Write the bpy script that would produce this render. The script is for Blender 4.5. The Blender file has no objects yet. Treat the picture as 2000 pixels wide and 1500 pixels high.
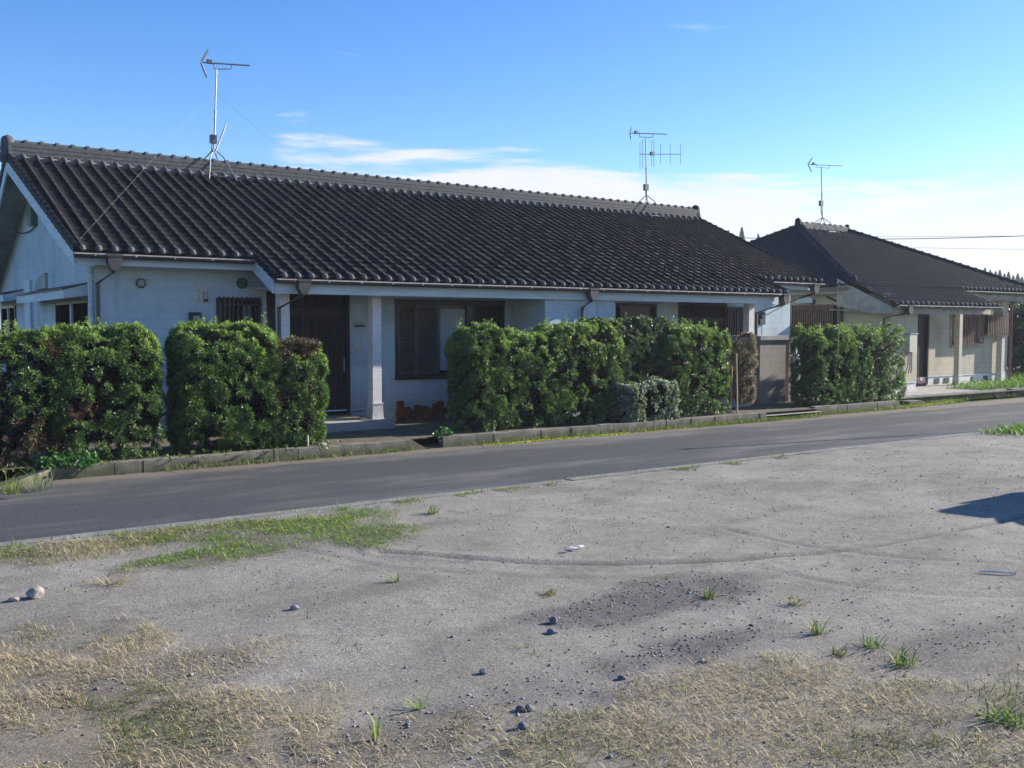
import bpy, math, random
import numpy as np
from mathutils import Vector, Matrix

# ------------------------------------------------------------------ camera, world, sun, exposure
SC = bpy.context.scene
COL = SC.collection
FPX, HZ, VPX, EYE = 1930.0, 640.0, 3700.0, 2.0
PITCH = math.atan((750 - HZ) / FPX)
TH = math.atan((VPX - 1000) / FPX * math.cos(PITCH))
cam = bpy.data.cameras.new('camera')
cam.sensor_width = 36.0
cam.lens = 36.0 * FPX / 2000.0
cam.clip_start, cam.clip_end = 0.1, 3000.0
cam_o = bpy.data.objects.new('camera', cam)
COL.objects.link(cam_o)
cam_o.location = (0, 0, EYE)
cam_o.rotation_euler = (math.pi / 2 - PITCH, 0, TH - math.pi / 2)
SC.camera = cam_o

SUN_EL = math.radians(22.5)
SUN_AZ = math.radians(-11.5)          # measured from +X towards +Y
sdir = Vector((math.cos(SUN_EL) * math.cos(SUN_AZ), math.cos(SUN_EL) * math.sin(SUN_AZ), math.sin(SUN_EL)))
sun = bpy.data.lights.new('sun', 'SUN')
sun.energy = 5.0
sun.angle = math.radians(0.5)
sun.color = (1.0, 0.92, 0.80)
sun_o = bpy.data.objects.new('sun', sun)
COL.objects.link(sun_o)
sun_o.location = (30, -8, 20)
sun_o.rotation_euler = sdir.to_track_quat('Z', 'Y').to_euler()

SC.view_settings.view_transform = 'Standard'
SC.view_settings.look = 'None'
SC.view_settings.gamma = 1.0
SC.view_settings.exposure = 1.2

world = bpy.data.worlds.new('World')
SC.world = world
world.use_nodes = True
wt = world.node_tree
wt.nodes.clear()
def wn(t, **k):
    n = wt.nodes.new(t)
    for a, b in k.items(): setattr(n, a, b)
    return n
w_out = wn('ShaderNodeOutputWorld')
w_bg = wn('ShaderNodeBackground')
w_bg.inputs['Strength'].default_value = 0.10
sky = wn('ShaderNodeTexSky', sky_type='NISHITA', sun_disc=False)
sky.sun_elevation = SUN_EL
sky.sun_rotation = math.pi / 2 - SUN_AZ
sky.altitude = 0.0
sky.air_density, sky.dust_density, sky.ozone_density = 1.0, 0.25, 3.0
tc = wn('ShaderNodeTexCoord')
sep = wn('ShaderNodeSeparateXYZ')
wt.links.new(tc.outputs['Generated'], sep.inputs[0])
hs = wn('ShaderNodeHueSaturation')
hs.inputs['Saturation'].default_value = 1.32
hs.inputs['Hue'].default_value = 0.513
hs.inputs['Value'].default_value = 0.97
wt.links.new(sky.outputs[0], hs.inputs['Color'])
# clouds: low streaky bank
mp = wn('ShaderNodeMapping')
mp.inputs['Scale'].default_value = (2.6, 2.6, 20.0)
mp.inputs['Location'].default_value = (3.1, 1.7, 0.4)
wt.links.new(tc.outputs['Generated'], mp.inputs[0])
nz = wn('ShaderNodeTexNoise')
nz.inputs['Scale'].default_value = 1.6
nz.inputs['Detail'].default_value = 8.0
nz.inputs['Roughness'].default_value = 0.55
nz.inputs['Distortion'].default_value = 0.35
wt.links.new(mp.outputs[0], nz.inputs['Vector'])
def wm(op, a, b, clamp=False):
    n = wn('ShaderNodeMath', operation=op, use_clamp=clamp)
    for i, v in enumerate((a, b)):
        if v is None: continue
        if isinstance(v, (int, float)): n.inputs[i].default_value = v
        else: wt.links.new(v, n.inputs[i])
    return n.outputs[0]
# bias falls with elevation: solid near 5 deg, gone by 11 deg
b1 = wn('ShaderNodeMapRange')
b1.inputs['From Min'].default_value = 0.125
b1.inputs['From Max'].default_value = 0.205
b1.inputs['To Min'].default_value = 0.18
b1.inputs['To Max'].default_value = -0.20
b1.clamp = True
dp = wn('ShaderNodeVectorMath', operation='DOT_PRODUCT'); dp.inputs[1].default_value = (math.sin(TH), -math.cos(TH), 0)
wt.links.new(tc.outputs['Generated'], dp.inputs[0])
wt.links.new(wm('ADD', sep.outputs['Z'], wm('ADD', wm('MULTIPLY', dp.outputs['Value'], .06), wm('MULTIPLY', wm('MAXIMUM', wm('SUBTRACT', -0.20, dp.outputs['Value']), 0.0), .30))), b1.inputs['Value'])
cl = wm('ADD', nz.outputs['Fac'], b1.outputs[0])
c2 = wn('ShaderNodeMapRange', interpolation_type='SMOOTHSTEP')
c2.inputs['From Min'].default_value = 0.47
c2.inputs['From Max'].default_value = 0.63
wt.links.new(cl, c2.inputs['Value'])
c3 = wm('MULTIPLY', c2.outputs[0], 0.94)
mixc = wn('ShaderNodeMix', data_type='RGBA')
wt.links.new(c3, mixc.inputs['Factor'])
wt.links.new(hs.outputs[0], mixc.inputs['A'])
mixc.inputs['B'].default_value = (4.1, 4.15, 4.4, 1)
wt.links.new(mixc.outputs['Result'], w_bg.inputs['Color'])
wt.links.new(w_bg.outputs[0], w_out.inputs[0])

# ------------------------------------------------------------------ survey helpers: photo pixel -> place on a known real plane
_F = np.array([math.cos(TH), math.sin(TH), 0.0]); _R = np.array([math.sin(TH), -math.cos(TH), 0.0]); _Z = np.array([0, 0, 1.0])
_FC = _F * math.cos(PITCH) - _Z * math.sin(PITCH); _U = _F * math.sin(PITCH) + _Z * math.cos(PITCH)
_C = np.array([0, 0, EYE])
def _ray(u, v): return _FC + (u - 1000) / FPX * _R + (750 - v) / FPX * _U
def onz(u, v, z=0.0):
    d = _ray(u, v); return Vector(_C + d * ((z - EYE) / d[2]))
def ony(u, v, Y):
    d = _ray(u, v); return Vector(_C + d * (Y / d[1]))
def onx(u, v, X):
    d = _ray(u, v); return Vector(_C + d * (X / d[0]))

rng = np.random.default_rng(7)
random.seed(5)

# ------------------------------------------------------------------ object helpers
def link(o, parent=None):
    COL.objects.link(o)
    if parent is not None: o.parent = parent
    return o
def tag(o, label=None, cat=None, group=None, kind=None):
    if label: o['label'] = label
    if cat: o['category'] = cat
    if group: o['group'] = group
    if kind: o['kind'] = kind
    return o
def empty(name, label, cat, loc=(0, 0, 0), group=None):
    o = bpy.data.objects.new(name, None)
    o.empty_display_size = 0.2
    o.location = loc
    link(o)
    return tag(o, label, cat, group)
def mesh_np(name, verts, faces, mat, parent=None, smooth=False, color=None, at=None):
    """verts (n,3), faces list of arrays (m,k)"""
    me = bpy.data.meshes.new(name)
    verts = np.asarray(verts, np.float32)
    if at is not None: verts = verts - np.asarray(at, np.float32)
    if not isinstance(faces, list): faces = [faces]
    me.vertices.add(len(verts)); me.vertices.foreach_set('co', verts.ravel())
    nl = sum(f.size for f in faces); npoly = sum(len(f) for f in faces)
    me.loops.add(nl); me.loops.foreach_set('vertex_index', np.concatenate([f.ravel() for f in faces]).astype(np.int32))
    tot = np.concatenate([np.full(len(f), f.shape[1], np.int32) for f in faces])
    st = np.concatenate([[0], np.cumsum(tot)[:-1]]).astype(np.int32)
    me.polygons.add(npoly); me.polygons.foreach_set('loop_start', st); me.polygons.foreach_set('loop_total', tot)
    if smooth: me.polygons.foreach_set('use_smooth', np.ones(npoly, bool))
    me.update(calc_edges=True)
    if color is not None:
        a = me.color_attributes.new('tint', 'FLOAT_COLOR', 'POINT')
        c = np.ones((len(verts), 4), np.float32); c[:, :color.shape[1]] = color
        a.data.foreach_set('color', c.ravel())
    me.materials.append(mat)
    o = bpy.data.objects.new(name, me)
    if at is not None and parent is None: o.location = at
    return link(o, parent)

class MB:
    """collects shapes in world space, then builds ONE mesh object"""
    def __init__(s): s.v = []; s.f = []
    def add(s, vs, fs):
        n = len(s.v); s.v += [tuple(v) for v in vs]; s.f += [tuple(i + n for i in f) for f in fs]; return s
    def box(s, x0, x1, y0, y1, z0, z1, M=None):
        vs = [Vector((x, y, z)) for z in (z0, z1) for y in (y0, y1) for x in (x0, x1)]
        if M is not None: vs = [M @ v for v in vs]
        return s.add(vs, [(0, 2, 3, 1), (4, 5, 7, 6), (0, 1, 5, 4), (2, 6, 7, 3), (0, 4, 6, 2), (1, 3, 7, 5)])
    def tube(s, pts, r, n=8, cap=True):
        pts = [Vector(p) for p in pts]
        rs = r if isinstance(r, (list, tuple)) else [r] * len(pts)
        rings = []
        for i, p in enumerate(pts):
            d = (pts[min(i + 1, len(pts) - 1)] - pts[max(i - 1, 0)]).normalized()
            a = d.orthogonal().normalized() if abs(d.z) > .95 else d.cross(Vector((0, 0, 1))).normalized()
            b = d.cross(a).normalized()
            rings.append([p + (a * math.cos(t) + b * math.sin(t)) * rs[i] for t in [2 * math.pi * k / n for k in range(n)]])
        vs = [v for R in rings for v in R]
        fs = [(i * n + k, i * n + (k + 1) % n, (i + 1) * n + (k + 1) % n, (i + 1) * n + k) for i in range(len(pts) - 1) for k in range(n)]
        if cap: fs += [tuple(range(n))[::-1], tuple(range((len(pts) - 1) * n, len(pts) * n))]
        return s.add(vs, fs)
    def prism(s, poly, d):
        """poly: list of 3D points (planar), extruded by vector d"""
        d = Vector(d); n = len(poly)
        vs = [Vector(p) for p in poly] + [Vector(p) + d for p in poly]
        return s.add(vs, [tuple(range(n))[::-1], tuple(range(n, 2 * n))] + [(i, (i + 1) % n, n + (i + 1) % n, n + i) for i in range(n)])
    def lathe(s, prof, n=16, M=None):
        """prof: [(r,z)] round z axis"""
        vs = [Vector((r * math.cos(2 * math.pi * k / n), r * math.sin(2 * math.pi * k / n), z)) for r, z in prof for k in range(n)]
        if M is not None: vs = [M @ v for v in vs]
        m = len(prof)
        fs = [(i * n + k, i * n + (k + 1) % n, (i + 1) * n + (k + 1) % n, (i + 1) * n + k) for i in range(m - 1) for k in range(n)]
        fs += [tuple(range(n))[::-1], tuple(range((m - 1) * n, m * n))]
        return s.add(vs, fs)
    def build(s, name, mat, parent=None, smooth=False, at=None):
        me = bpy.data.meshes.new(name)
        vs = s.v
        if at is not None: vs = [(v[0] - at[0], v[1] - at[1], v[2] - at[2]) for v in vs]
        me.from_pydata(vs, [], s.f); me.update()
        import bmesh
        bm = bmesh.new(); bm.from_mesh(me); bmesh.ops.recalc_face_normals(bm, faces=bm.faces); bm.to_mesh(me); bm.free()
        if smooth:
            me.polygons.foreach_set('use_smooth', np.ones(len(me.polygons), bool))
            try: me.set_sharp_from_angle(angle=math.radians(40))
            except Exception: pass
        me.materials.append(mat)
        o = bpy.data.objects.new(name, me)
        link(o, parent)
        if at is not None and parent is None: o.location = at
        return o

# ------------------------------------------------------------------ materials
class NT:
    def __init__(s, name):
        s.m = bpy.data.materials.new(name); s.m.use_nodes = True; s.t = s.m.node_tree; s.t.nodes.clear()
        s.out = s.n('ShaderNodeOutputMaterial'); s.b = s.n('ShaderNodeBsdfPrincipled'); s.l(s.b.outputs[0], s.out.inputs[0])
        s.pos = s.n('ShaderNodeNewGeometry').outputs['Position']
    def n(s, t, **k):
        n = s.t.nodes.new(t)
        for a, b in k.items(): setattr(n, a, b)
        return n
    def l(s, a, b): s.t.links.new(a, b)
    def noise(s, scale, detail=4, rough=.55, stretch=(1, 1, 1), vec=None, off=0.0):
        m = s.n('ShaderNodeMapping'); m.inputs['Scale'].default_value = stretch; m.inputs['Location'].default_value = (off, off * .7, off * .3)
        s.l(vec or s.pos, m.inputs[0])
        n = s.n('ShaderNodeTexNoise'); n.inputs['Scale'].default_value = scale; n.inputs['Detail'].default_value = detail; n.inputs['Roughness'].default_value = rough
        s.l(m.outputs[0], n.inputs['Vector']); return n.outputs['Fac']
    def ramp(s, fac, a, b, lo=0.0, hi=1.0):
        r = s.n('ShaderNodeMapRange', interpolation_type='SMOOTHSTEP'); s.l(fac, r.inputs['Value'])
        r.inputs['From Min'].default_value = a; r.inputs['From Max'].default_value = b; r.inputs['To Min'].default_value = lo; r.inputs['To Max'].default_value = hi
        return r.outputs[0]
    def mix(s, fac, a, b, blend='MIX'):
        n = s.n('ShaderNodeMix', data_type='RGBA', blend_type=blend)
        for v, k in ((fac, 'Factor'), (a, 'A'), (b, 'B')):
            if hasattr(v, 'is_linked') or hasattr(v, 'links'): s.l(v, n.inputs[k])
            elif isinstance(v, (int, float)): n.inputs[k].default_value = v
            else: n.inputs[k].default_value = (*v, 1)
        return n.outputs['Result']
    def math(s, op, a, b=None):
        n = s.n('ShaderNodeMath', operation=op)
        for i, v in enumerate((a, b)):
            if v is None: continue
            if isinstance(v, (int, float)): n.inputs[i].default_value = v
            else: s.l(v, n.inputs[i])
        return n.outputs[0]
    def bump(s, h, strength=.4, dist=.01, prev=None):
        n = s.n('ShaderNodeBump'); n.inputs['Strength'].default_value = strength; n.inputs['Distance'].default_value = dist
        s.l(h, n.inputs['Height'])
        if prev is not None: s.l(prev, n.inputs['Normal'])
        s.l(n.outputs[0], s.b.inputs['Normal']); return n.outputs[0]
    def set(s, color=None, rough=None, spec=None, metal=None):
        if color is not None:
            if hasattr(color, 'links'): s.l(color, s.b.inputs['Base Color'])
            else: s.b.inputs['Base Color'].default_value = (*color, 1)
        if rough is not None:
            if hasattr(rough, 'links'): s.l(rough, s.b.inputs['Roughness'])
            else: s.b.inputs['Roughness'].default_value = rough
        if spec is not None: s.b.inputs['Specular IOR Level'].default_value = spec
        if metal is not None: s.b.inputs['Metallic'].default_value = metal
        return s

def plain(name, c, rough=.6, var=.25, scale=6.0, spec=.4, metal=0.0, bump=0.0, stretch=(1, 1, 1)):
    t = NT(name); f = t.noise(scale, 5, stretch=stretch)
    lo = tuple(x * (1 - var) for x in c); hi = tuple(min(1, x * (1 + var)) for x in c)
    t.set(t.mix(t.ramp(f, .3, .7), lo, hi), rough, spec, metal)
    if bump: t.bump(t.noise(scale * 8, 4), bump, .01)
    return t.m

def block_wall(name, c, grime, course=.165, length=.33, grime_amt=.6, z_dirt=None):
    t = NT(name)
    sx = t.n('ShaderNodeSeparateXYZ'); t.l(t.pos, sx.inputs[0])
    cb = t.n('ShaderNodeCombineXYZ'); t.l(t.math('ADD', sx.outputs[0], sx.outputs[1]), cb.inputs[0]); t.l(sx.outputs[2], cb.inputs[1])
    br = t.n('ShaderNodeTexBrick'); t.l(cb.outputs[0], br.inputs['Vector'])
    br.inputs['Scale'].default_value = 1.0; br.inputs['Mortar Size'].default_value = .006; br.inputs['Mortar Smooth'].default_value = .3
    br.inputs['Brick Width'].default_value = length * 2; br.inputs['Row Height'].default_value = course
    br.inputs['Color1'].default_value = (1, 1, 1, 1); br.inputs['Color2'].default_value = (.975, .975, .975, 1); br.inputs['Mortar'].default_value = (.80, .80, .80, 1)
    streak = t.ramp(t.noise(3.2, 6, .6, (1, 1, .12)), .5, .78)
    blot = t.ramp(t.noise(1.1, 6, .65, off=4.2), .42, .75)
    g = t.math('MULTIPLY', t.math('MAXIMUM', streak, blot), grime_amt)
    base = t.mix(g, c, grime)
    if z_dirt is not None:
        dz = t.n('ShaderNodeMapRange'); t.l(t.math('ADD', sx.outputs[2], t.math('MULTIPLY', t.noise(2.5, 5), .5)), dz.inputs['Value'])
        dz.inputs['From Min'].default_value = z_dirt + .25; dz.inputs['From Max'].default_value = z_dirt + .95; dz.inputs['To Min'].default_value = .5; dz.inputs['To Max'].default_value = 0
        base = t.mix(dz.outputs[0], base, grime)
    t.set(t.mix(1.0, base, br.outputs['Color'], 'MULTIPLY'), .8, .25)
    n = t.bump(br.outputs['Fac'], -.3, .004)
    t.bump(t.noise(60, 3), .25, .004, n)
    return t.m

M = {}
M['wall'] = block_wall('white_block_wall', (.45, .545, .59), (.19, .225, .235), grime_amt=.55, z_dirt=.35)
M['wall_beige'] = block_wall('beige_block_wall', (.47, .43, .325), (.25, .225, .17), grime_amt=.55)
M['foundation'] = plain('foundation_render', (.42, .43, .43), .9, .25, 4, bump=.3)
M['foundation_white'] = plain('foundation_paint', (.62, .60, .56), .9, .15, 4, bump=.3)
M['trim'] = plain('white_trim_paint', (.44, .545, .60), .6, .12, 5, stretch=(.3, .3, 3))
M['trim_beige'] = plain('weathered_trim', (.31, .30, .25), .7, .2, 5)
M['soffit'] = plain('soffit_board', (.30, .33, .31), .8, .2, 3)
M['pillar'] = block_wall('pillar_block', (.66, .66, .66), (.45, .44, .42), .17, .145, .35)
M['pillar_beige'] = block_wall('pillar_beige_block', (.52, .49, .42), (.36, .33, .27), .17, .145, .5)
M['gutter'] = plain('gutter_plastic', (.045, .040, .042), .38, .2, 9, .5)
M['gutter_lip'] = plain('gutter_lip_sunlit', (.36, .33, .31), .5, .2, 9)  # lip and straps: the sunlit rim is put into the colour
M['frame'] = plain('bronze_aluminium', (.022, .018, .018), .4, .2, 12, .5)
M['wood'] = plain('stained_wood_door', (.014, .009, .0085), .55, .35, 14, .35, stretch=(1, 1, .1))
M['shutter'] = plain('rain_shutter', (.075, .070, .070), .55, .15, 8, .4)
M['lattice'] = plain('brown_lattice', (.16, .095, .065), .6, .25, 9)
M['curtain'] = plain('curtain_cloth', (.33, .38, .41), .9, .12, 20, stretch=(6, 6, .2))
M['metal'] = plain('galvanised_metal', (.24, .24, .26), .4, .2, 20, .5, .6)
M['dark_metal'] = plain('oxidised_metal', (.10, .10, .12), .45, .3, 20, .5, .4)
M['plastic_grey'] = plain('grey_plastic', (.30, .31, .31), .5, .15, 15)
M['plastic_beige'] = plain('beige_plastic', (.50, .47, .38), .5, .15, 15)
M['plastic_green'] = plain('green_vent', (.05, .12, .08), .45, .2, 10)
M['matte_black'] = plain('black_matte_pane', (.008, .008, .009), 1.0, .1, 10, 0.0)  # matte black window pane, darkness of the opening put into the colour
M['plastic_black'] = plain('black_plastic', (.02, .02, .022), .5, .2, 10)
M['maroon'] = plain('maroon_flashing', (.10, .045, .05), .6, .2, 10)
M['terracotta'] = plain('terracotta_clay', (.12, .040, .018), .8, .35, 9, .2, bump=.3)
M['white_tank'] = plain('white_tank_paint', (.60, .59, .56), .4, .1, 6)
M['stake_wood'] = plain('pale_stake_wood', (.42, .34, .22), .8, .3, 20, stretch=(1, 1, .1))
M['stone'] = plain('pale_stone', (.25, .225, .205), .9, .3, 14, .2, bump=.6)
M['stone_dark'] = plain('dark_stone', (.12, .12, .14), .85, .35, 20, .3, bump=.5)
M['bark'] = plain('bark', (.075, .055, .04), .9, .4, 20, .1, bump=.6, stretch=(1, 1, .3))
M['wire'] = plain('cable_black', (.03, .03, .035), .6, .1, 10)
M['wire_pale'] = plain('guy_wire_steel', (.22, .23, .24), .6, .15, 10, .3)

def glass_mat():
    t = NT('window_glass'); t.set((.008, .009, .011), .12, .22); t.bump(t.noise(1.5, 2), .03, .02); return t.m
M['glass'] = glass_mat()

def tile_mat(name, a, b, moss):
    t = NT(name)
    f = t.noise(1.2, 7, .68); f2 = t.noise(9, 5, .7, off=3)
    c = t.mix(t.ramp(f2, .3, .7), a, b)
    c = t.mix(t.math('MULTIPLY', t.ramp(f, .45, .7), .55), c, moss)
    t.set(c, t.ramp(f2, .3, .8, .56, .82), .12)
    t.bump(t.noise(70, 3), .2, .004)
    return t.m
M['tile'] = tile_mat('fired_roof_tile', (.0085, .0095, .0135), (.0185, .0195, .0235), (.027, .0265, .022))
M['tile_blue'] = tile_mat('fired_roof_tile_bluish', (.009, .014, .026), (.020, .028, .043), (.021, .027, .036))
M['ridge'] = tile_mat('ridge_tile', (.055, .060, .066), (.115, .121, .126), (.10, .103, .09))
M['mortar'] = plain('roof_mortar', (.17, .17, .165), .9, .25, 9)
M['tile_cap'] = tile_mat('eave_cap_tile_lit', (.07, .072, .078), (.13, .13, .135), (.09, .085, .07))  # sun and gloss on the caps put into a paler tile tone

def asphalt():
    t = NT('asphalt')
    f = t.noise(.9, 6, .6); g = t.noise(24, 8, .9); h = t.noise(.35, 7, .66, (.6, 2.4, 1), off=9)
    c = t.mix(t.ramp(g, .32, .70), (.023, .025, .029), (.086, .089, .094))
    c = t.mix(t.math('MULTIPLY', t.ramp(h, .46, .70), .62), c, (.18, .172, .16))
    c = t.mix(t.math('MULTIPLY', t.ramp(f, .5, .75), .25), c, (.075, .075, .08))
    # pale grit near both edges
    sx = t.n('ShaderNodeSeparateXYZ'); t.l(t.pos, sx.inputs[0])
    y = t.math('ADD', sx.outputs[1], t.math('MULTIPLY', t.noise(1.6, 5), .7))
    e = t.n('ShaderNodeMapRange'); t.l(y, e.inputs['Value']); e.inputs['From Min'].default_value = 13.82; e.inputs['From Max'].default_value = 14.08
    e.inputs['To Max'].default_value = .75
    c = t.mix(e.outputs[0], c, (.185, .16, .118))
    e2 = t.n('ShaderNodeMapRange'); t.l(t.math('SUBTRACT', y, t.math('MULTIPLY', t.noise(.8, 6, .7, off=5), .5)), e2.inputs['Value']); e2.inputs['From Min'].default_value = 9.95; e2.inputs['From Max'].default_value = 10.25
    e2.inputs['To Min'].default_value = .8; e2.inputs['To Max'].default_value = 0
    c = t.mix(e2.outputs[0], c, (.25, .24, .215))
    sp = t.n('ShaderNodeTexVoronoi'); sp.inputs['Scale'].default_value = 75; t.l(t.pos, sp.inputs['Vector'])
    w = t.math('LESS_THAN', sp.outputs['Distance'], .16)
    c = t.mix(t.math('MULTIPLY', w, .5), c, (.26, .25, .24))
    t.set(c, .85, .3)
    t.bump(t.noise(150, 4, .7), .7, .008)
    return t.m
M['asphalt'] = asphalt()

def concrete(name, a, b, moss=True):
    t = NT(name)
    c = t.mix(t.ramp(t.noise(3.5, 7, .65), .3, .7), a, b)
    c = t.mix(t.math('MULTIPLY', t.ramp(t.noise(50, 4), .5, .75), .35), c, tuple(x * .5 for x in a))
    if moss:
        sx = t.n('ShaderNodeSeparateXYZ'); t.l(t.pos, sx.inputs[0])
        z = t.math('SUBTRACT', sx.outputs[2], t.math('MULTIPLY', t.noise(3.2, 6, .7), .30))
        m = t.n('ShaderNodeMapRange'); t.l(z, m.inputs['Value']); m.inputs['From Min'].default_value = -.10; m.inputs['From Max'].default_value = .02
        m.inputs['To Min'].default_value = .75; m.inputs['To Max'].default_value = 0
        c = t.mix(m.outputs[0], c, (.055, .065, .028))
    t.set(c, .92, .2)
    t.bump(t.noise(45, 5, .7), .5, .008)
    return t.m
M['kerb'] = concrete('kerb_concrete', (.12, .112, .092), (.25, .235, .20))
M['slab'] = concrete('slab_concrete', (.27, .26, .25), (.36, .35, .33), False)
M['yard'] = concrete('yard_earth', (.085, .078, .055), (.15, .135, .09), False)
M['strip'] = concrete('edge_strip_concrete', (.15, .148, .14), (.24, .235, .22), False)
M['enclosure'] = block_wall('stained_block', (.27, .25, .22), (.13, .12, .11), .19, .39, .75)

def dirt():
    t = NT('lot_dirt')
    at = t.n('ShaderNodeAttribute'); at.attribute_name = 'tint'
    f = t.noise(1.4, 8, .62); g = t.noise(14, 6, .65, off=2); h = t.noise(55, 6, .8)
    k = t.mix(t.ramp(f, .25, .75), (.80, .79, .79), (1.12, 1.11, 1.10))
    c = t.mix(1.0, at.outputs['Color'], k, 'MULTIPLY')
    k2 = t.mix(t.ramp(g, .3, .7), (.86, .86, .87), (1.08, 1.08, 1.07))
    c = t.mix(1.0, c, k2, 'MULTIPLY')
    k3 = t.mix(t.ramp(h, .3, .72), (.62, .62, .63), (1.30, 1.29, 1.27))
    c = t.mix(1.0, c, k3, 'MULTIPLY')
    sp = t.n('ShaderNodeTexVoronoi'); sp.inputs['Scale'].default_value = 26; t.l(t.pos, sp.inputs['Vector'])
    w = t.math('LESS_THAN', sp.outputs['Distance'], .12)
    c = t.mix(t.math('MULTIPLY', w, .6), c, (.13, .125, .13))
    sp2 = t.n('ShaderNodeTexVoronoi'); sp2.inputs['Scale'].default_value = 17; t.l(t.pos, sp2.inputs['Vector'])
    w2 = t.math('LESS_THAN', sp2.outputs['Distance'], .075)
    c = t.mix(t.math('MULTIPLY', w2, .7), c, (.52, .49, .46))
    t.set(c, .95, .15)
    n = t.bump(t.noise(38, 6, .72), .55, .03)
    t.bump(t.noise(160, 3, .7), .6, .006, n)
    return t.m
M['dirt'] = dirt()

def tinted(name, rough, spec, trans):
    t = NT(name)
    at = t.n('ShaderNodeAttribute'); at.attribute_name = 'tint'
    t.set(at.outputs['Color'], rough, spec)
    if trans:
        tr = t.n('ShaderNodeBsdfTranslucent'); t.l(t.mix(1.0, at.outputs['Color'], (1.3, 1.5, .7), 'MULTIPLY'), tr.inputs['Color'])
        ms = t.n('ShaderNodeMixShader'); ms.inputs[0].default_value = trans
        t.l(t.b.outputs[0], ms.inputs[1]); t.l(tr.outputs[0], ms.inputs[2]); t.l(ms.outputs[0], t.out.inputs[0])
    return t.m
M['leaf'] = tinted('glossy_leaf', .46, .5, .3)
M['grass'] = tinted('grass_blade', .6, .25, .25)
M['pebble'] = tinted('pebbles', .85, .2, 0)
M['far_leaf'] = tinted('conifer_needles', .8, .1, .1)
M['moss'] = plain('yellow_green_moss', (.30, .33, .03), .95, .35, 18, .1, bump=.8)
M['hill'] = plain('hill_scrub', (.05, .075, .045), .95, .4, .3, .05)
M['field'] = plain('far_field', (.10, .12, .045), .95, .4, .5, .05)
M['car_paint'] = plain('car_paint', (.55, .56, .58), .25, .03, 3, .6)
M['tyre'] = plain('tyre_rubber', (.02, .02, .02), .8, .2, 30)

# ------------------------------------------------------------------ numpy noise
def _hash(ix, iy, s):
    h = (ix.astype(np.int64) * 374761393 + iy.astype(np.int64) * 668265263 + s * 982451653) & 0x7fffffff
    h = ((h ^ (h >> 13)) * 1274126177) & 0x7fffffff
    return ((h ^ (h >> 16)) & 0xffff) / 65535.0
def vnoise(x, y, s=0):
    ix, iy = np.floor(x), np.floor(y); fx, fy = x - ix, y - iy
    fx = fx * fx * (3 - 2 * fx); fy = fy * fy * (3 - 2 * fy)
    a, b = _hash(ix, iy, s), _hash(ix + 1, iy, s); c, d = _hash(ix, iy + 1, s), _hash(ix + 1, iy + 1, s)
    return (a + (b - a) * fx) * (1 - fy) + (c + (d - c) * fx) * fy
def fbm(x, y, o=5, s=0):
    v = 0; a = .5
    for k in range(o): v = v + a * vnoise(x, y, s + k * 17); x, y, a = x * 2.03, y * 2.03, a * .5
    return v / .97
def sstep(a, b, x):
    t = np.clip((x - a) / (b - a), 0, 1); return t * t * (3 - 2 * t)

# ------------------------------------------------------------------ ground, road, lot
def sheet(name, x0, x1, y0, y1, z, mat):
    o = mesh_np(name, [(x0, y0, z), (x1, y0, z), (x1, y1, z), (x0, y1, z)], np.array([[0, 1, 2, 3]]), mat)
    return tag(o, kind='structure')
sheet('ground', -900, 900, -900, 900, -.06, M['field'])
def grid_sheet(name, xs, ys, zf, mat, color=None, smooth=True):
    X, Y = np.meshgrid(xs, ys); Zv = zf(X, Y)
    v = np.stack([X, Y, Zv], -1).reshape(-1, 3); nx, ny = len(xs), len(ys)
    i = np.arange(nx * ny).reshape(ny, nx)
    f = np.stack([i[:-1, :-1], i[:-1, 1:], i[1:, 1:], i[1:, :-1]], -1).reshape(-1, 4)
    return mesh_np(name, v, f, mat, smooth=smooth, color=None if color is None else color(X, Y).reshape(-1, 3))
# road
ROAD_Y0, ROAD_Y1 = 9.95, 13.98
o = grid_sheet('road', np.linspace(-60, 140, 801), np.linspace(ROAD_Y0 - .05, 14.35, 23), lambda X, Y: .012 * (fbm(X * .7, Y * .7, 3, 4) - .5), M['asphalt'])
tag(o, kind='structure')

# lot patches, located from the photo on the ground plane
def gp(u, v):
    p = onz(u, v, .03); return p.x, p.y
def blob(X, Y, u, v, rx, ry, s, edge=.5):
    """soft noisy patch centred where photo pixel (u,v) meets the lot; radii in metres along X and Y"""
    cx, cy = gp(u, v)
    r = np.sqrt(((X - cx) / rx) ** 2 + ((Y - cy) / ry) ** 2) + (fbm(X * 1.7, Y * 1.7, 5, s) - .5) * 1.3
    return 1 - sstep(1 - edge, 1 + edge * .3, r)
def polyline_dist(X, Y, pts):
    d = np.full(X.shape, 1e9)
    for (ax, ay), (bx, by) in zip(pts[:-1], pts[1:]):
        L2 = (bx - ax) ** 2 + (by - ay) ** 2
        t = np.clip(((X - ax) * (bx - ax) + (Y - ay) * (by - ay)) / L2, 0, 1)
        d = np.minimum(d, np.hypot(X - ax - t * (bx - ax), Y - ay - t * (by - ay)))
    return d
TRACK = [gp(*q) for q in [(740, 1078), (860, 1086), (1000, 1097), (1150, 1101), (1300, 1099), (1450, 1092), (1600, 1079), (1720, 1064), (1850, 1040), (1950, 1020), (2060, 990)]]
TRACK2 = [gp(*q) for q in [(1420, 1032), (1520, 1055), (1640, 1075), (1780, 1090), (1960, 1103)]]
TRACK3 = [gp(*q) for q in [(1480, 1105), (1640, 1140), (1800, 1158), (2050, 1165)]]
TRACK4 = [gp(*q) for q in [(560, 1070), (760, 1110), (1000, 1125), (1250, 1130), (1500, 1120)]]
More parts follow.
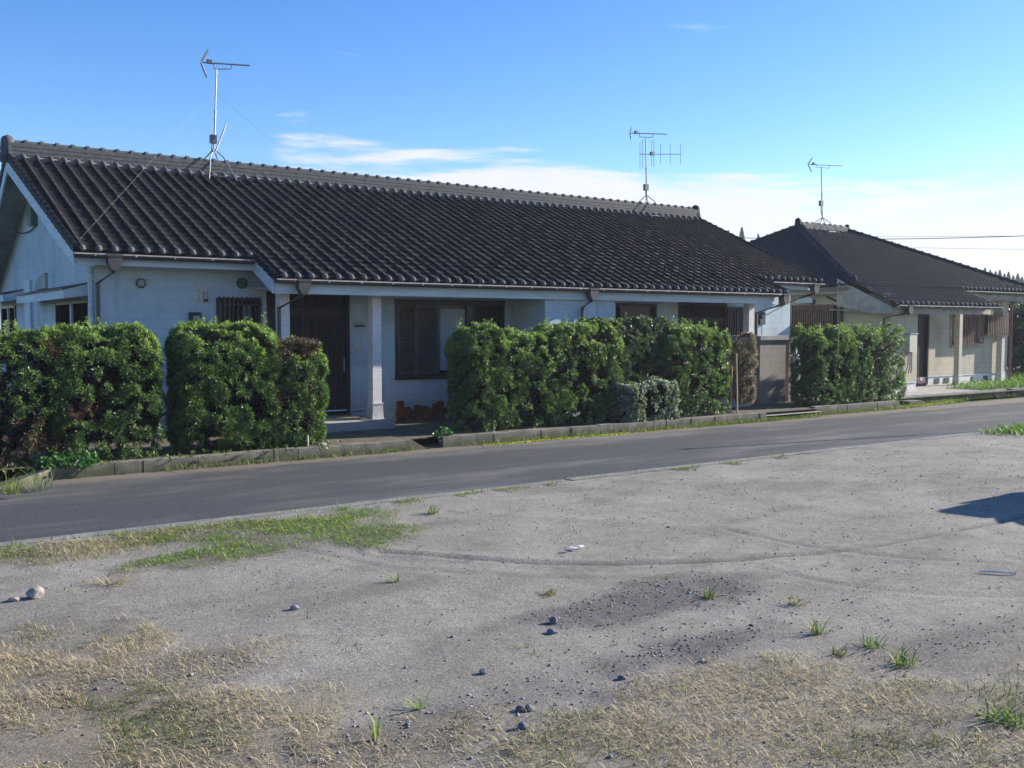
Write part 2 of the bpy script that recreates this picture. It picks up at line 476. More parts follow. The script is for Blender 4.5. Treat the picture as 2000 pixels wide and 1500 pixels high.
def dry_mask(X, Y):
    a = blob(X, Y, 120, 1430, 1.3, 1.25, 11); b = blob(X, Y, 400, 1450, 1.0, .55, 12); c = blob(X, Y, 60, 1310, .85, .75, 13)
    d = blob(X, Y, 1450, 1480, 1.6, .5, 14) * .7; e = blob(X, Y, 1760, 1430, 1.5, .58, 15) * .75; f = blob(X, Y, 1450, 1345, .95, .4, 16) * .7
    g = blob(X, Y, 1150, 1470, .9, .45, 17) * .8; h = blob(X, Y, 60, 1090, 1.2, .5, 18) * .8; i = blob(X, Y, 1990, 1440, 1.2, .9, 19) * .7
    j = blob(X, Y, 740, 1470, .8, .35, 20) * .6; k = blob(X, Y, 260, 1330, 1.0, .5, 24) * .5
    return np.maximum.reduce([a, b, c, d, e, f, g, h, i, j, k])
def green_mask(X, Y):
    a = blob(X, Y, 560, 1040, 1.5, .75, 31); b = blob(X, Y, 330, 1050, 1.0, .42, 32); c = blob(X, Y, 420, 1085, .9, .35, 33) * .8
    d = blob(X, Y, 720, 1050, .5, .5, 34) * .8; e = blob(X, Y, 390, 1100, .35, .22, 35) * .9; f = blob(X, Y, 180, 1070, .9, .35, 36) * .6
    p = sstep(.44, .56, fbm(X * 2.0, Y * .8, 4, 38)) * sstep(9.45, 9.72, Y) * (X < 12) * .9
    q = blob(X, Y, 1270, 1133, .45, .12, 37) * .7
    return np.maximum.reduce([a, b, c, d, e, f, p, q])
def gravel_mask(X, Y):
    a = blob(X, Y, 1260, 1175, 1.0, .42, 41, .6); b = blob(X, Y, 1380, 1255, .95, .28, 42, .7); c = blob(X, Y, 1900, 1235, 1.0, .2, 43, .8) * .4
    d = blob(X, Y, 750, 1440, 1.5, .45, 44, .8) * .7; e = blob(X, Y, 300, 1330, .8, .4, 45, .8) * .6; f = blob(X, Y, 1420, 1210, 1.2, .6, 46, 1.) * .2
    return np.maximum.reduce([a, b, c, d, e, f])
def lot_z(X, Y):
    z = .035 + .05 * (fbm(X * .45, Y * .45, 3, 1) - .5) * sstep(9.8, 9.0, Y) + .022 * (fbm(X * 2.2, Y * 2.2, 4, 2) - .5)
    z = z + .02 * (fbm(X * 7, Y * 7, 3, 6) - .5) * (.35 + gravel_mask(X, Y))
    for T, w, dep in ((TRACK, .035, .020), (TRACK2, .03, .007), (TRACK3, .03, .006), (TRACK4, .05, .005)):
        d = polyline_dist(X, Y, T) + .03 * (fbm(X * 3, Y * 3, 2, 9) - .5)
        z = z - dep * np.exp(-(d / w) ** 2) + dep * .7 * np.exp(-((d - .11) / .05) ** 2)
    z = z + .03 * np.maximum(dry_mask(X, Y) * .8, green_mask(X, Y) * .6)
    return np.where(Y > 9.72, np.minimum(z, .03), z)
def lot_col(X, Y):
    base = np.array([.266, .252, .222]); dark = np.array([.115, .108, .108]); straw = np.array([.215, .18, .13]); soil = np.array([.14, .13, .09])
    n = fbm(X * .6, Y * 1.2, 5, 50)
    c = base[None, None] * (.87 + .28 * n[..., None])
    g = np.clip(gravel_mask(X, Y), 0, 1)[..., None]; c = c * (1 - .8 * g) + dark * .8 * g
    # old wheel ruts polished darker
    st = sstep(.56, .72, fbm(X * .8 + 5, Y * 2.6, 5, 51))[..., None]; c = c * (1 - .17 * st)
    for T, w, k in ((TRACK, .045, .5), (TRACK2, .03, .25), (TRACK3, .03, .2), (TRACK4, .12, .14)):
        d = polyline_dist(X, Y, T); m = (np.exp(-(d / w) ** 2) * (.4 + .9 * fbm(X * 4, Y * 4, 3, 52)))[..., None]; c = c * (1 - k * m)
    dm = np.clip(dry_mask(X, Y), 0, 1)[..., None]; c = c * (1 - .7 * dm) + straw * .7 * dm
    gm = np.clip(green_mask(X, Y), 0, 1)[..., None]; c = c * (1 - .75 * gm) + soil * .75 * gm
    return c
xs = np.concatenate([np.linspace(-60, -3.2, 40), np.arange(-3, 21, .045), np.linspace(21.2, 90, 60)])
ys = np.concatenate([np.linspace(-60, .8, 40), np.arange(1.0, 9.84, .045)])
lot = tag(grid_sheet('dirt_lot', xs, ys, lot_z, M['dirt'], lot_col), kind='structure')
# flush concrete edging between the road and the lot
mb = MB()
x = -60.0
while x < 140:
    L = 2.0
    mb.box(x + .004, x + L - .004, 9.815 + random.uniform(-.006, .006), 10.0, -.05, .034 + random.uniform(-.006, .006)); x += L
tag(mb.build('edging_strip', M['strip']), kind='structure')
# yards
sheet('yard', -8, 18.9, 14.2, 40, .155, M['yard'])
sheet('yard_slab', 18.9, 60, 14.9, 15.5, .16, M['yard'])
sheet('grass_ground', 18.9, 120, 15.5, 90, .15, M['yard'])

# ------------------------------------------------------------------ kerbs
def kerb(name, label, x0, x1, y0, y1, z1, step=.345, z0=-.05, mat='kerb'):
    at = ((x0 + x1) / 2, (y0 + y1) / 2, 0); mb = MB(); x = x0
    while x < x1 - .02:
        e = min(x + step, x1)
        d = random.uniform(-.007, .007); h = random.uniform(-.007, .007)
        mb.box(x + .003, e - .003, y0 + d, y1 + d, z0, z1 + h); x = e
    return tag(mb.build(name, M[mat], at=at), label, 'kerb')
K1 = kerb('block_kerb', 'long mossy concrete kerb running below the left hedge to the driveway', 2.62, 8.02, 14.0, 14.15, .172, .38)
K2 = kerb('block_kerb', 'long concrete block kerb under the wide middle hedge', 8.62, 16.75, 14.02, 14.17, .175)
K3 = kerb('block_kerb', 'short concrete kerb under the hedge before the far house', 18.75, 22.05, 14.28, 14.44, .19, .6)
mb = MB(); mb.box(22.9, 23.5, 14.55, 14.85, -.05, .12); mb.box(23.15, 26.6, 15.02, 15.2, -.05, .17); mb.box(26.605, 27.9, 15.03, 15.2, .02, .17)
tag(mb.build('concrete_ledge', M['kerb'], at=(25, 15, 0)), 'low concrete ledge edging the paved porch of the far house', 'ledge')
mb = MB(); mb.box(28.9, 60, 15.05, 15.22, -.05, .2)
tag(mb.build('concrete_ledge', M['kerb'], at=(40, 15.1, 0)), 'concrete edge beyond the dark drain opening at the right', 'ledge')
# driveway lip at the left end, sloping wing block
mb = MB(); mb.prism([(2.62, 14.0, -.05), (2.62, 14.0, .16), (1.9, 13.55, .03), (1.9, 13.55, -.05)], (.0, .3, 0))
mb.box(-3, 1.9, 13.5, 13.72, -.05, .075)
tag(mb.build('kerb_ramp', M['kerb'], at=(1.5, 13.6, 0)), 'low broken kerb end sloping down among weeds at the far left', 'kerb')
mb = MB(); mb.prism([(8.02, 14.0, .17), (8.28, 14.0, .02), (8.28, 14.0, -.05), (8.02, 14.0, -.05)], (0, .5, 0))
mb.box(6.3, 8.02, 14.16, 15.75, .0, .168)
tag(mb.build('driveway_slab', M['yard']), kind='structure')
sheet('driveway_gap', 8.28, 8.62, 14.03, 15.7, .02, M['yard'])
sheet('path', 16.77, 18.73, 14.05, 17.0, .10, M['slab'])

# ------------------------------------------------------------------ tiled slopes
PROF = [(0, .002), (.05, .022), (.11, .044), (.18, .054), (.25, .044), (.31, .022), (.37, .003), (.52, -.008), (.80, -.006)]
def tile_slope(name, O, A, D, N, a0, a1, lo, hi, s0, s1, rows, mat, parent, sp=.2475, step=.034):
    """one continuous slope of pantiles; a runs across, s down; lo(s)/hi(s) are its edges"""
    O, A, D, N = (np.array(q, float) for q in (O, A, D, N))
    ncol = int(math.ceil((a1 - a0) / sp)); av, hv, jv = [], [], []
    for c in range(ncol):
        for t, h in PROF: av.append(a0 + (c + t) * sp); hv.append(h); jv.append(c)
    av.append(a0 + ncol * sp); hv.append(0); jv.append(ncol - 1); av = np.array(av); hv = np.array(hv); jv = np.array(jv)
    sl, off, rid = [], [], []
    for r in range(rows):
        u0 = s0 + (s1 - s0) * r / rows; u1 = s0 + (s1 - s0) * (r + 1) / rows
        sl += [u0, u1]; off += [0, step]; rid += [r, r]
    sl.append(s1); off.append(-.01); rid.append(rows)
    sl, off, rid = np.array(sl), np.array(off), np.array(rid)
    S, Aa = np.meshgrid(sl, av, indexing='ij')
    jit = (_hash(np.broadcast_to(jv[None], S.shape), np.broadcast_to(rid[:, None], S.shape), 77) - .5) * .012
    soft = np.where(hv > .01, .5, 1.0)[None]
    H = hv[None] + off[:, None] * np.where(off[:, None] > 0, soft, 1.0) + jit * (off[:, None] > 0)
    S2 = S + jit * 1.2 * (off[:, None] > 0)
    lo_v = np.array([lo(x) for x in sl])[:, None]; hi_v = np.array([hi(x) for x in sl])[:, None]
    Ac = np.clip(Aa, lo_v, hi_v)
    P = O + Ac[..., None] * A + S2[..., None] * D + H[..., None] * N
    ns, na = S.shape; i = np.arange(ns * na).reshape(ns, na)
    f = np.stack([i[:-1, :-1], i[1:, :-1], i[1:, 1:], i[:-1, 1:]], -1)
    wid = np.maximum(Ac[:-1, 1:] - Ac[:-1, :-1], Ac[1:, 1:] - Ac[1:, :-1])
    f = f[wid > 1e-4]
    return mesh_np(name, P.reshape(-1, 3), f, mat, parent)
def eave_caps(name, O, A, D, N, a0, a1, s, mat, parent, lo, hi, sp=.2475, r=.052):
    O, A, D, N = (Vector(q) for q in (O, A, D, N)); c = 0; first = None
    R = Matrix((A, N, D)).transposed().to_4x4()
    while a0 + (c + .18) * sp < hi:
        a = a0 + (c + .18) * sp; c += 1
        if a < lo + .05: continue
        p = O + A * a + D * (s + .004) + N * .04
        if first is None:
            mb = MB(); mb.lathe([(.001, .052), (r * .55, .045), (r * .9, .022), (r, .0), (r, -.03)][::-1], 10, R)
            first = mb.build(name, mat, parent, smooth=True); first.location = p
        else:
            o = first.copy(); COL.objects.link(o); o.parent = parent; o.location = p
def ridge_stack(parent, p0, p1, name='ridge', mat='ridge', h=.30, w0=.19, w1=.13, capr=.085, sp=.285, layers=4, bump_sp=.2475, base_bumps=True, front=(0, -1, 0)):
    """layered ridge from p0 to p1 (points on the roof line)"""
    p0, p1 = Vector(p0), Vector(p1); d = (p1 - p0); L = d.length; d.normalize()
    side = d.cross(Vector((0, 0, 1))).normalized(); up = side.cross(d).normalized()
    def loft(prof):
        m = MB(); n = len(prof)
        m.add([p0 + side * a + up * b for a, b in prof] + [p1 + side * a + up * b for a, b in prof],
              [(i, (i + 1) % n, n + (i + 1) % n, n + i) for i in range(n)] + [tuple(range(n))[::-1], tuple(range(n, 2 * n))]); return m
    mb = MB()
    for k in range(layers):
        t0, t1 = k / layers, (k + 1) / layers; w = w0 + (w1 - w0) * t0
        z0, z1 = -.05 + (h + .05) * t0, -.05 + (h + .05) * t1 - .012
        q = loft([(-w, z0), (w, z0), (w - .006, z1), (-w + .006, z1)]); mb.add(q.v, q.f)
        q = loft([(-w + .022, z1), (w - .022, z1), (w - .022, z1 + .012), (-w + .022, z1 + .012)]); mb.add(q.v, q.f)
    rd = mb.build(name, M[mat], parent)
    # round cap tiles with their overlapping collars
    mb = MB(); n = max(1, int(L / sp)); seg = [math.pi * k / 8 for k in range(9)]
    for k in range(n):
        a, b = p0 + d * (L * k / n), p0 + d * (L * (k + 1) / n)
        for q0, q1, rr in ((a, b, capr), (a - d * .0, a + d * .06, capr * 1.36)):
            vs = [q + side * rr * math.cos(t) + up * (h - .01 + rr * math.sin(t)) for q in (q0, q1) for t in seg]
            mb.add(vs, [(i, i + 1, 10 + i, 9 + i) for i in range(8)] + [tuple(range(9)), tuple(range(9, 18))[::-1]])
    mb.build('ridge_cap', M[mat], rd)
    return rd
def ogre_tile(parent, p, d, s=1.0, mat='tile'):
    """ridge end tile: stepped shield with a rounded head and a bulging face"""
    p, d = Vector(p), Vector(d).normalized(); side = d.cross(Vector((0, 0, 1))).normalized(); up = Vector((0, 0, 1))
    out = [(-.27, -.10), (-.24, .04), (-.19, .10), (-.19, .20), (-.15, .27), (-.16, .36), (-.10, .47), (0, .52), (.10, .47), (.16, .36), (.15, .27), (.19, .20), (.19, .10), (.24, .04), (.27, -.10)]
    mb = MB(); mb.prism([p + side * (a * s) + up * (b * s * .92) - d * .03 * s for a, b in out], d * (.07 * s))
    R = Matrix((side, up, d)).transposed().to_4x4(); R.translation = p + up * .30 * s + d * .08 * s
    mb.lathe([(.13 * s, 0), (.12 * s, .05 * s), (.07 * s, .085 * s), (.001, .10 * s)], 14, R)
    R2 = R.copy(); R2.translation = p + up * .05 * s + d * .08 * s
    mb.lathe([(.20 * s, 0), (.17 * s, .04 * s), (.001, .06 * s)], 14, R2)
    mb.lathe([(.17 * s, -.12 * s), (.21 * s, .03 * s), (.16 * s, .12 * s), (.18 * s, .21 * s), (.14 * s, .30 * s), (.155 * s, .39 * s), (.11 * s, .47 * s), (.001, .52 * s)], 14, Matrix.Translation(p + d * .02 * s))
    return mb.build('ridge_end_tile', M[mat], parent, smooth=True)

# ------------------------------------------------------------------ wall with openings
def wall_panel(mb, org, ax, width, z0, z1, holes, thick, nrm):
    """vertical panel: org + ax*t ; holes (t0,t1,z0,z1); outer face with reveals"""
    org, ax, nrm = Vector(org), Vector(ax), Vector(nrm)
    ts = sorted({0, width, *[h[0] for h in holes], *[h[1] for h in holes]}); zs = sorted({z0, z1, *[h[2] for h in holes], *[h[3] for h in holes]})
    ts = [t for t in ts if 0 <= t <= width]; zs = [z for z in zs if z0 <= z <= z1]
    P = lambda t, z, k=0: org + ax * t + Vector((0, 0, z)) - nrm * k
    for a, b in zip(ts[:-1], ts[1:]):
        for c, d in zip(zs[:-1], zs[1:]):
            m, q = (a + b) / 2, (c + d) / 2
            if any(h[0] < m < h[1] and h[2] < q < h[3] for h in holes): continue
            mb.add([P(a, c), P(b, c), P(b, d), P(a, d)], [(0, 1, 2, 3)])
    for a, b, c, d in holes:
        mb.add([P(a, c), P(b, c), P(b, d), P(a, d), P(a, c, thick), P(b, c, thick), P(b, d, thick), P(a, d, thick)],
               [(0, 1, 5, 4), (1, 2, 6, 5), (2, 3, 7, 6), (3, 0, 4, 7)])

def downpipe(parent, top, pts, collector=True, r=.036):
    """rain head on the gutter plus a bent pipe; brackets inside the mesh"""
    mb = MB(); t = Vector(top)
    o = MB().tube([t + Vector((0, 0, -.20))] + [Vector(p) for p in pts], r, 8).build('downspout', M['gutter'], parent, smooth=True)
    if collector:
        mb.prism([t + Vector((a, -.075, b)) for a, b in ((-.11, .03), (.11, .03), (.10, -.12), (.045, -.22), (-.045, -.22), (-.10, -.12))], (0, .15, 0))
        mb.box(t.x - .125, t.x + .125, t.y - .09, t.y + .09, t.z + .0, t.z + .035)
        mb.build('rain_head', M['gutter'], o)
    return o
def gutter(parent, x0, x1, y, z, r=.058):
    """half round gutter along X with its lip and hanger straps, painted sunlit-pale"""
    n = 9; prof = [(y + r * math.cos(math.pi + math.pi * k / (n - 1)), z + r * 1.1 * math.sin(math.pi + math.pi * k / (n - 1))) for k in range(n)]
    prof += [(y + (r - .006) * math.cos(2 * math.pi - math.pi * k / (n - 1)), z + .004 + (r - .006) * 1.05 * math.sin(2 * math.pi - math.pi * k / (n - 1))) for k in range(n)]
    m = len(prof); mb = MB()
    mb.add([(x0, a, b) for a, b in prof] + [(x1, a, b) for a, b in prof], [(i, (i + 1) % m, m + (i + 1) % m, m + i) for i in range(m)] + [tuple(range(m))[::-1], tuple(range(m, 2 * m))])
    g = mb.build('gutter', M['gutter'], parent)
    lip = MB(); lip.box(x0, x1, y - r - .006, y - r + .006, z - .004, z + .014)
    x = x0 + .3
    while x < x1: lip.box(x, x + .022, y - r - .009, y + r, z - .028, z + .004); x += .62
    lip.build('gutter_lip', M['gutter_lip'], g)
    return g

# ================================================================== HOUSE 1
H1 = empty('bungalow', 'long white block bungalow with a dark tiled roof behind the hedges', 'house', (0, 0, 0))
YW, YB, XL, XR, YBK = 17.2, 15.95, 3.905, 21.46, 26.85
SL = .426; cs = 1 / math.hypot(1, SL)
def zt(Y): return 3.215 + SL * (Y - 16.6)          # tile base plane, front slope
YR, ZR = 21.6, zt(21.6)
D1 = (0, -cs, -SL * cs); N1 = (0, -SL * cs, cs)
def verge_l(s): t = s / (5.0 / cs); return 3.34 + .16 * min(1, t)
def verge_r(s): t = s / (5.0 / cs); return 22.36 - .46 * min(1, t)
XE0, XE1 = 6.40, 19.47                              # porch extension of the roof
O1 = (0, YR, ZR); sU, sLo = 5.0 / cs, (21.6 - 15.72) / cs
roof = tile_slope('roof', O1, (1, 0, 0), D1, N1, 3.30, 22.4, verge_l, verge_r, .10, sU, 21, M['tile'], H1)
proof = tile_slope('porch_roof', O1, (1, 0, 0), D1, N1, 3.30, 22.4, lambda s: XE0, lambda s: XE1, sU, sLo, 4, M['tile'], H1)
sRear = 5.75 / cs
tile_slope('rear_roof', O1, (1, 0, 0), (0, cs, -SL * cs), (0, SL * cs, cs), 3.30, 22.4, verge_l, verge_r, .10, sRear, 24, M['tile'], H1)
eave_caps('eave_tile', O1, (1, 0, 0), D1, N1, 3.30, 22.4, sU, M['tile_cap'], roof, 3.5, XE0 - .05)
eave_caps('eave_tile', O1, (1, 0, 0), D1, N1, 3.30, 22.4, sU, M['tile_cap'], roof, XE1 + .02, 21.95)
eave_caps('eave_tile', O1, (1, 0, 0), D1, N1, 3.30, 22.4, sLo, M['tile_cap'], proof, XE0, XE1 + .05)
rd = ridge_stack(H1, (3.36, YR, ZR - .01), (22.36, YR, ZR - .01), h=.27, w0=.17, w1=.125, capr=.075)
# plaster fillets and small stud tiles at the foot of the ridge
R0 = Matrix((Vector((1, 0, 0)), Vector(N1), Vector(D1))).transposed().to_4x4()
mb = MB(); Rm = R0.copy(); Rm.translation = Vector(O1) + Vector(D1) * .235 + Vector(N1) * .035
mb.box(3.45, 22.3, -.03, .035, -.05, .03, Rm); mb.build('ridge_plaster', M['mortar'], rd)
a = 3.30 + .18 * .2475; first = None
while a < 22.3:
    if a > 3.5:
        p = Vector(O1) + Vector((1, 0, 0)) * a + Vector(D1) * .27 + Vector(N1) * .075
        if first is None:
            st = MB(); st.lathe([(.05, -.1), (.052, 0), (.045, .025), (.02, .042), (.001, .046)], 9, R0)
            first = st.build('stud_tile', M['tile_cap'], rd, smooth=True); first.location = p
        else:
            c = first.copy(); COL.objects.link(c); c.parent = rd; c.location = p
    a += .2475
ogre_tile(H1, (3.38, YR, ZR - .02), (-1, 0, 0), .84, 'ridge'); ogre_tile(H1, (22.38, YR, ZR - .02), (1, 0, 0), .85, 'tile')
# verge tiles: short drop tiles stepping down both gable edges
def verge_tiles(side):
    mb = MB(); n = 21
    for k in range(n):
        for sg in (-1, 1):
            s0, s1 = sU * k / n, sU * (k + 1) / n; e = (verge_l if side < 0 else verge_r)((s0 + s1) / 2)
            d = Vector((0, sg * cs, -SL * cs)); nn = Vector((0, sg * SL * cs, cs)); b = Vector(O1) + Vector((e, 0, 0))
            Mx = Matrix((Vector((1, 0, 0)), d, nn)).transposed().to_4x4(); Mx.translation = b + d * s0
            x0, x1 = (-.035, .02) if side < 0 else (-.02, .035)
            mb.prism([Mx @ Vector((x0, 0, -.06)), Mx @ Vector((x0, 0, .035)), Mx @ Vector((x0, s1 - s0 + .015, .065)), Mx @ Vector((x0, s1 - s0 + .015, -.03))], Vector((x1 - x0, 0, 0)))
            mb.tube([Mx @ Vector((0, 0, .045)), Mx @ Vector((0, s1 - s0, .07))], .045, 7)
    return mb.build('verge_tile', M['tile'], H1)
verge_tiles(-1); verge_tiles(1)
# soffit boards / roof deck under both slopes, barge boards on the gables
mb = MB()
for sg in (-1, 1):
    d = Vector((0, sg * cs, -SL * cs)); nn = Vector((0, sg * SL * cs, cs)); b = Vector(O1)
    s = (sU if sg < 0 else sRear) - .06
    mb.prism([b + Vector((3.36, 0, 0)) - nn * .06, b + Vector((22.33, 0, 0)) - nn * .06, b + Vector((21.88, 0, 0)) + d * s - nn * .06, b + Vector((3.52, 0, 0)) + d * s - nn * .06], -nn * .05)
mb.build('roof_deck', M['soffit'], H1)
for side in (-1, 1):
    for sg in (-1, 1):
        mb = MB(); d = Vector((0, sg * cs, -SL * cs)); nn = Vector((0, sg * SL * cs, cs)); b = Vector(O1); e0 = 3.36 if side < 0 else 22.34; e1 = 3.52 if side < 0 else 21.88
        s = (sU if sg < 0 else sRear) - .12
        lo_off = -.30
        A0 = b + Vector((e0, 0, 0)); A1 = b + Vector((e1, 0, 0)) + d * s
        mb.prism([A0 + Vector((0, 0, -.075)), A1 + Vector((0, 0, -.075)), A1 + Vector((0, 0, lo_off)), A0 + Vector((0, 0, lo_off))], (.03 * side, 0, 0))
        mb.build('barge_board', M['trim'], H1)
# fascias
mb = MB(); mb.box(3.53, XE0 + .02, 16.70, 16.745, 2.995, 3.165); mb.build('fascia', M['trim'], H1)
mb = MB(); mb.box(XE1 - .02, 21.87, 16.70, 16.745, 2.995, 3.165); mb.build('fascia', M['trim'], H1)
mb = MB(); mb.box(XE0 + .06, XE1 - .05, 15.86, 15.905, 2.575, 2.79); mb.build('fascia', M['trim'], H1)
for sx, X in ((-1, XE0 + .04), (1, XE1 - .03)):    # raked side boards of the porch roof
    mb = MB(); mb.prism([(X, 15.84, 2.80), (X, 16.72, zt(16.72) - .06), (X, 16.72, 2.98), (X, 15.84, 2.575)], (.03 * sx, 0, 0)); mb.build('barge_board', M['trim'], H1)
    mb = MB()
    for k in range(4):
        s0 = sU + (sLo - sU) * k / 4; s1 = sU + (sLo - sU) * (k + 1) / 4; d = Vector(D1); nn = Vector(N1); e = XE0 if sx < 0 else XE1
        Mx = Matrix((Vector((1, 0, 0)), d, nn)).transposed().to_4x4(); Mx.translation = Vector(O1) + Vector((e, 0, 0)) + d * s0
        mb.prism([Mx @ Vector((-.02, 0, -.05)), Mx @ Vector((-.02, 0, .035)), Mx @ Vector((-.02, s1 - s0 + .01, .065)), Mx @ Vector((-.02, s1 - s0 + .01, -.02))], Vector((.04, 0, 0)))
        mb.tube([Mx @ Vector((0, 0, .045)), Mx @ Vector((0, s1 - s0, .07))], .042, 7)
    mb.build('verge_tile', M['tile'], H1)
# soffits
mb = MB(); mb.box(3.54, XE0 + .03, 16.746, YW + .01, 3.05, 3.07); mb.build('soffit', M['soffit'], H1); mb = MB(); mb.box(XE1 - .02, 21.85, 16.746, YW + .01, 3.05, 3.07); mb.build('soffit', M['soffit'], H1); mb = MB()
mb.prism([(XE0 + .07, 15.906, 2.64), (XE1 - .06, 15.906, 2.64), (XE1 - .06, YW + .01, 2.70), (XE0 + .07, YW + .01, 2.70)], (0, 0, .03)); mb.build('soffit', M['soffit'], H1)
# ---- openings on the front wall (photo rectangle -> metres)
def fr(u0, v0, u1, v1, Y=YW):
    a, b = ony(u0, v0, Y), ony(u1, v1, Y); return [a.x, b.x, min(a.z, b.z), max(a.z, b.z)]
W_BAR = fr(422, 581, 508, 640); W_BAR[2] = 1.45
E1 = fr(519, 566, 684, 812); E1[2], E1[3] = .30, 2.655
W_BIG = fr(771, 586, 984, 728); W_BIG[2] = 1.02; W_BIG[3] = 2.50
W_R = fr(1204, 592, 1281, 700); W_R[0] = 14.3; W_R[2] = 1.02
E2 = fr(1325, 583, 1418, 700); E2[2], E2[3] = .30, 2.62
W_BAR2 = fr(1420, 600, 1462, 655); W_BAR2[2] = 1.45
holes = [[h[0] - XL, h[1] - XL, h[2], h[3]] for h in (W_BAR, E1, W_BIG, W_R, E2, W_BAR2)]
mb = MB()
wall_panel(mb, (XL, YW, 0), (1, 0, 0), XR - XL, .43, 3.06, holes, .16, (0, -1, 0))
# gable end walls, rear wall
W_S1 = (17.55, 20.25, 1.3, 2.47); W_S2 = (24.6, 26.5, 1.3, 2.5)
wall_panel(mb, (XL, YW, 0), (0, 1, 0), YBK - YW, .43, 3.06, [[h[0] - YW, h[1] - YW, h[2], h[3]] for h in (W_S1, W_S2)], .16, (-1, 0, 0))
wall_panel(mb, (XR, YW, 0), (0, 1, 0), YBK - YW, .43, 3.06, [], .16, (1, 0, 0))
wall_panel(mb, (XL, YBK, 0), (1, 0, 0), XR - XL, .43, 3.30, [], .16, (0, 1, 0))
for X in (XL, XR):
    mb.add([(X, YW, 3.06), (X, 26.66, 3.06), (X, YR, ZR - .13), (X, YW, zt(YW) - .13)], [(0, 1, 2, 3)])
# bay between the two porches
BX0, BX1 = 12.25, 14.14
mb.add([(BX0, YB, .43), (BX1, YB, .43), (BX1, YB, 2.66), (BX0, YB, 2.66)], [(0, 1, 2, 3)])
for X in (BX0, BX1): mb.add([(X, YB, .43), (X, YW, .43), (X, YW, 2.69), (X, YB, 2.66)], [(0, 1, 2, 3)])
mb.build('wall', M['wall'], H1)
mb = MB(); mb.box(XL + .02, XR - .02, YW + .02, YBK - .02, .0, .415); mb.box(BX0 + .015, BX1 - .015, YB + .015, YW + .1, .0, .415); mb.build('foundation', M['foundation'], H1)
mb = MB(); mb.box(XL - .012, XR + .012, YW - .014, YW + .1, .415, .437); mb.box(BX0 - .01, BX1 + .01, YB - .012, YW - .016, .415, .437)
mb.box(XL - .012, XL + .1, YW + .1, YBK, .415, .437); mb.build('drip_moulding', M['trim'], H1)
for x in (9.5, 10.6, 11.7): MB().box(x, x + .34, YW + .004, YW + .03, .24, .37).build('foundation_vent', M['plastic_black'], H1)

def frame_rect(mb, x0, x1, z0, z1, y, w=.05, proud=.03, deep=.09):
    ya, yb = y - proud, y + deep
    mb.box(x0, x1, ya, yb, z1 - w, z1); mb.box(x0, x1, ya, yb, z0, z0 + w); mb.box(x0, x0 + w, ya, yb, z0 + w, z1 - w); mb.box(x1 - w, x1, ya, yb, z0 + w, z1 - w)
def window(parent, R, y, panes=2, curtain=None, bars=None, mat='frame', glassmat='glass', vs=None):
    x0, x1, z0, z1 = R; mb = MB(); frame_rect(mb, x0, x1, z0, z1, y)
    vs = vs or [x0 + (x1 - x0) * k / panes for k in range(1, panes)]
    for m in vs: mb.box(m - .025, m + .025, y + .0, y + .085, z0 + .05, z1 - .05)
    w = mb.build('window', M[mat], parent)
    g = MB(); g.box(x0 + .05, x1 - .05, y + .07, y + .078, z0 + .05, z1 - .05); g.build('pane', M[glassmat], w)
    if curtain:
        for a, b in curtain:
            c = MB(); n = 24
            pts = [(a + (b - a) * k / n, y + .057 + .010 * math.sin(k * 2.1), 0) for k in range(n + 1)]
            c.add([(p[0], p[1], z0 + .11) for p in pts] + [(p[0], p[1], z1 - .12) for p in pts], [(i, i + 1, n + 2 + i, n + 1 + i) for i in range(n)])
            c.build('curtain', M['curtain'], w, smooth=True)
    if bars:
        b = MB(); n = int((x1 - x0) / bars)
        for k in range(n + 1):
            x = x0 + .03 + (x1 - x0 - .06) * k / n; b.box(x - .011, x + .011, y - .10, y - .078, z0 - .02, z1 + .02)
        for z in (z0 + .12, z1 - .12, (z0 + z1) / 2): b.box(x0 - .02, x1 + .02, y - .077, y - .062, z - .014, z + .014)
        for x in (x0 + .01, x1 - .01): b.box(x - .012, x + .012, y - .062, y - .032, z1 - .14, z1 - .10)
        b.build('bar', M['frame'], w)
    return w
window(H1, W_BAR, YW, 2, bars=.085, curtain=[(W_BAR[0] + .48, W_BAR[0] + .66)])
window(H1, W_BAR2, YW, 2, bars=.085, curtain=[(W_BAR2[0] + .35, W_BAR2[0] + .55)])
# big window: louvred rain shutters on the left, curtain behind glass, dark glass on the right
sx1 = ony(854, 650, YW).x; sx2 = ony(912, 650, YW).x
wb = window(H1, W_BIG, YW, vs=[sx1 + .03, sx2 + .02], curtain=[(sx1 + .07, sx2 - .01)])
mb = MB(); z = W_BIG[2] + .07
n = 0
while z < W_BIG[3] - .09:
    for a, b in ((W_BIG[0] + .09, (W_BIG[0] + sx1) / 2 - .03), ((W_BIG[0] + sx1) / 2 + .03, sx1 - .01)):
        mb.prism([(a, YW + .012, z), (a, YW + .002, z + .006), (a, YW - .016, z - .016), (a, YW - .010, z - .024)], (b - a, 0, 0))
    z += .042
mx = (W_BIG[0] + sx1) / 2
for a, b in ((W_BIG[0] + .06, mx - .006), (mx + .006, sx1 + .01)): frame_rect(mb, a, b, W_BIG[2] + .02, W_BIG[3] - .04, YW, .035, .022, .02)
mb.build('shutter', M['shutter'], wb)
mb = MB(); mb.box(W_BIG[0] - .03, W_BIG[1], YW - .07, YW - .031, W_BIG[2] - .05, W_BIG[2] + .0); mb.build('sill', M['frame'], wb); MB().box(W_BIG[0] - .03, W_BIG[1], YW - .06, YW - .031, W_BIG[3], W_BIG[3] + .06).build('shutter_rail', M['frame'], wb)
window(H1, W_R, YW, 2)

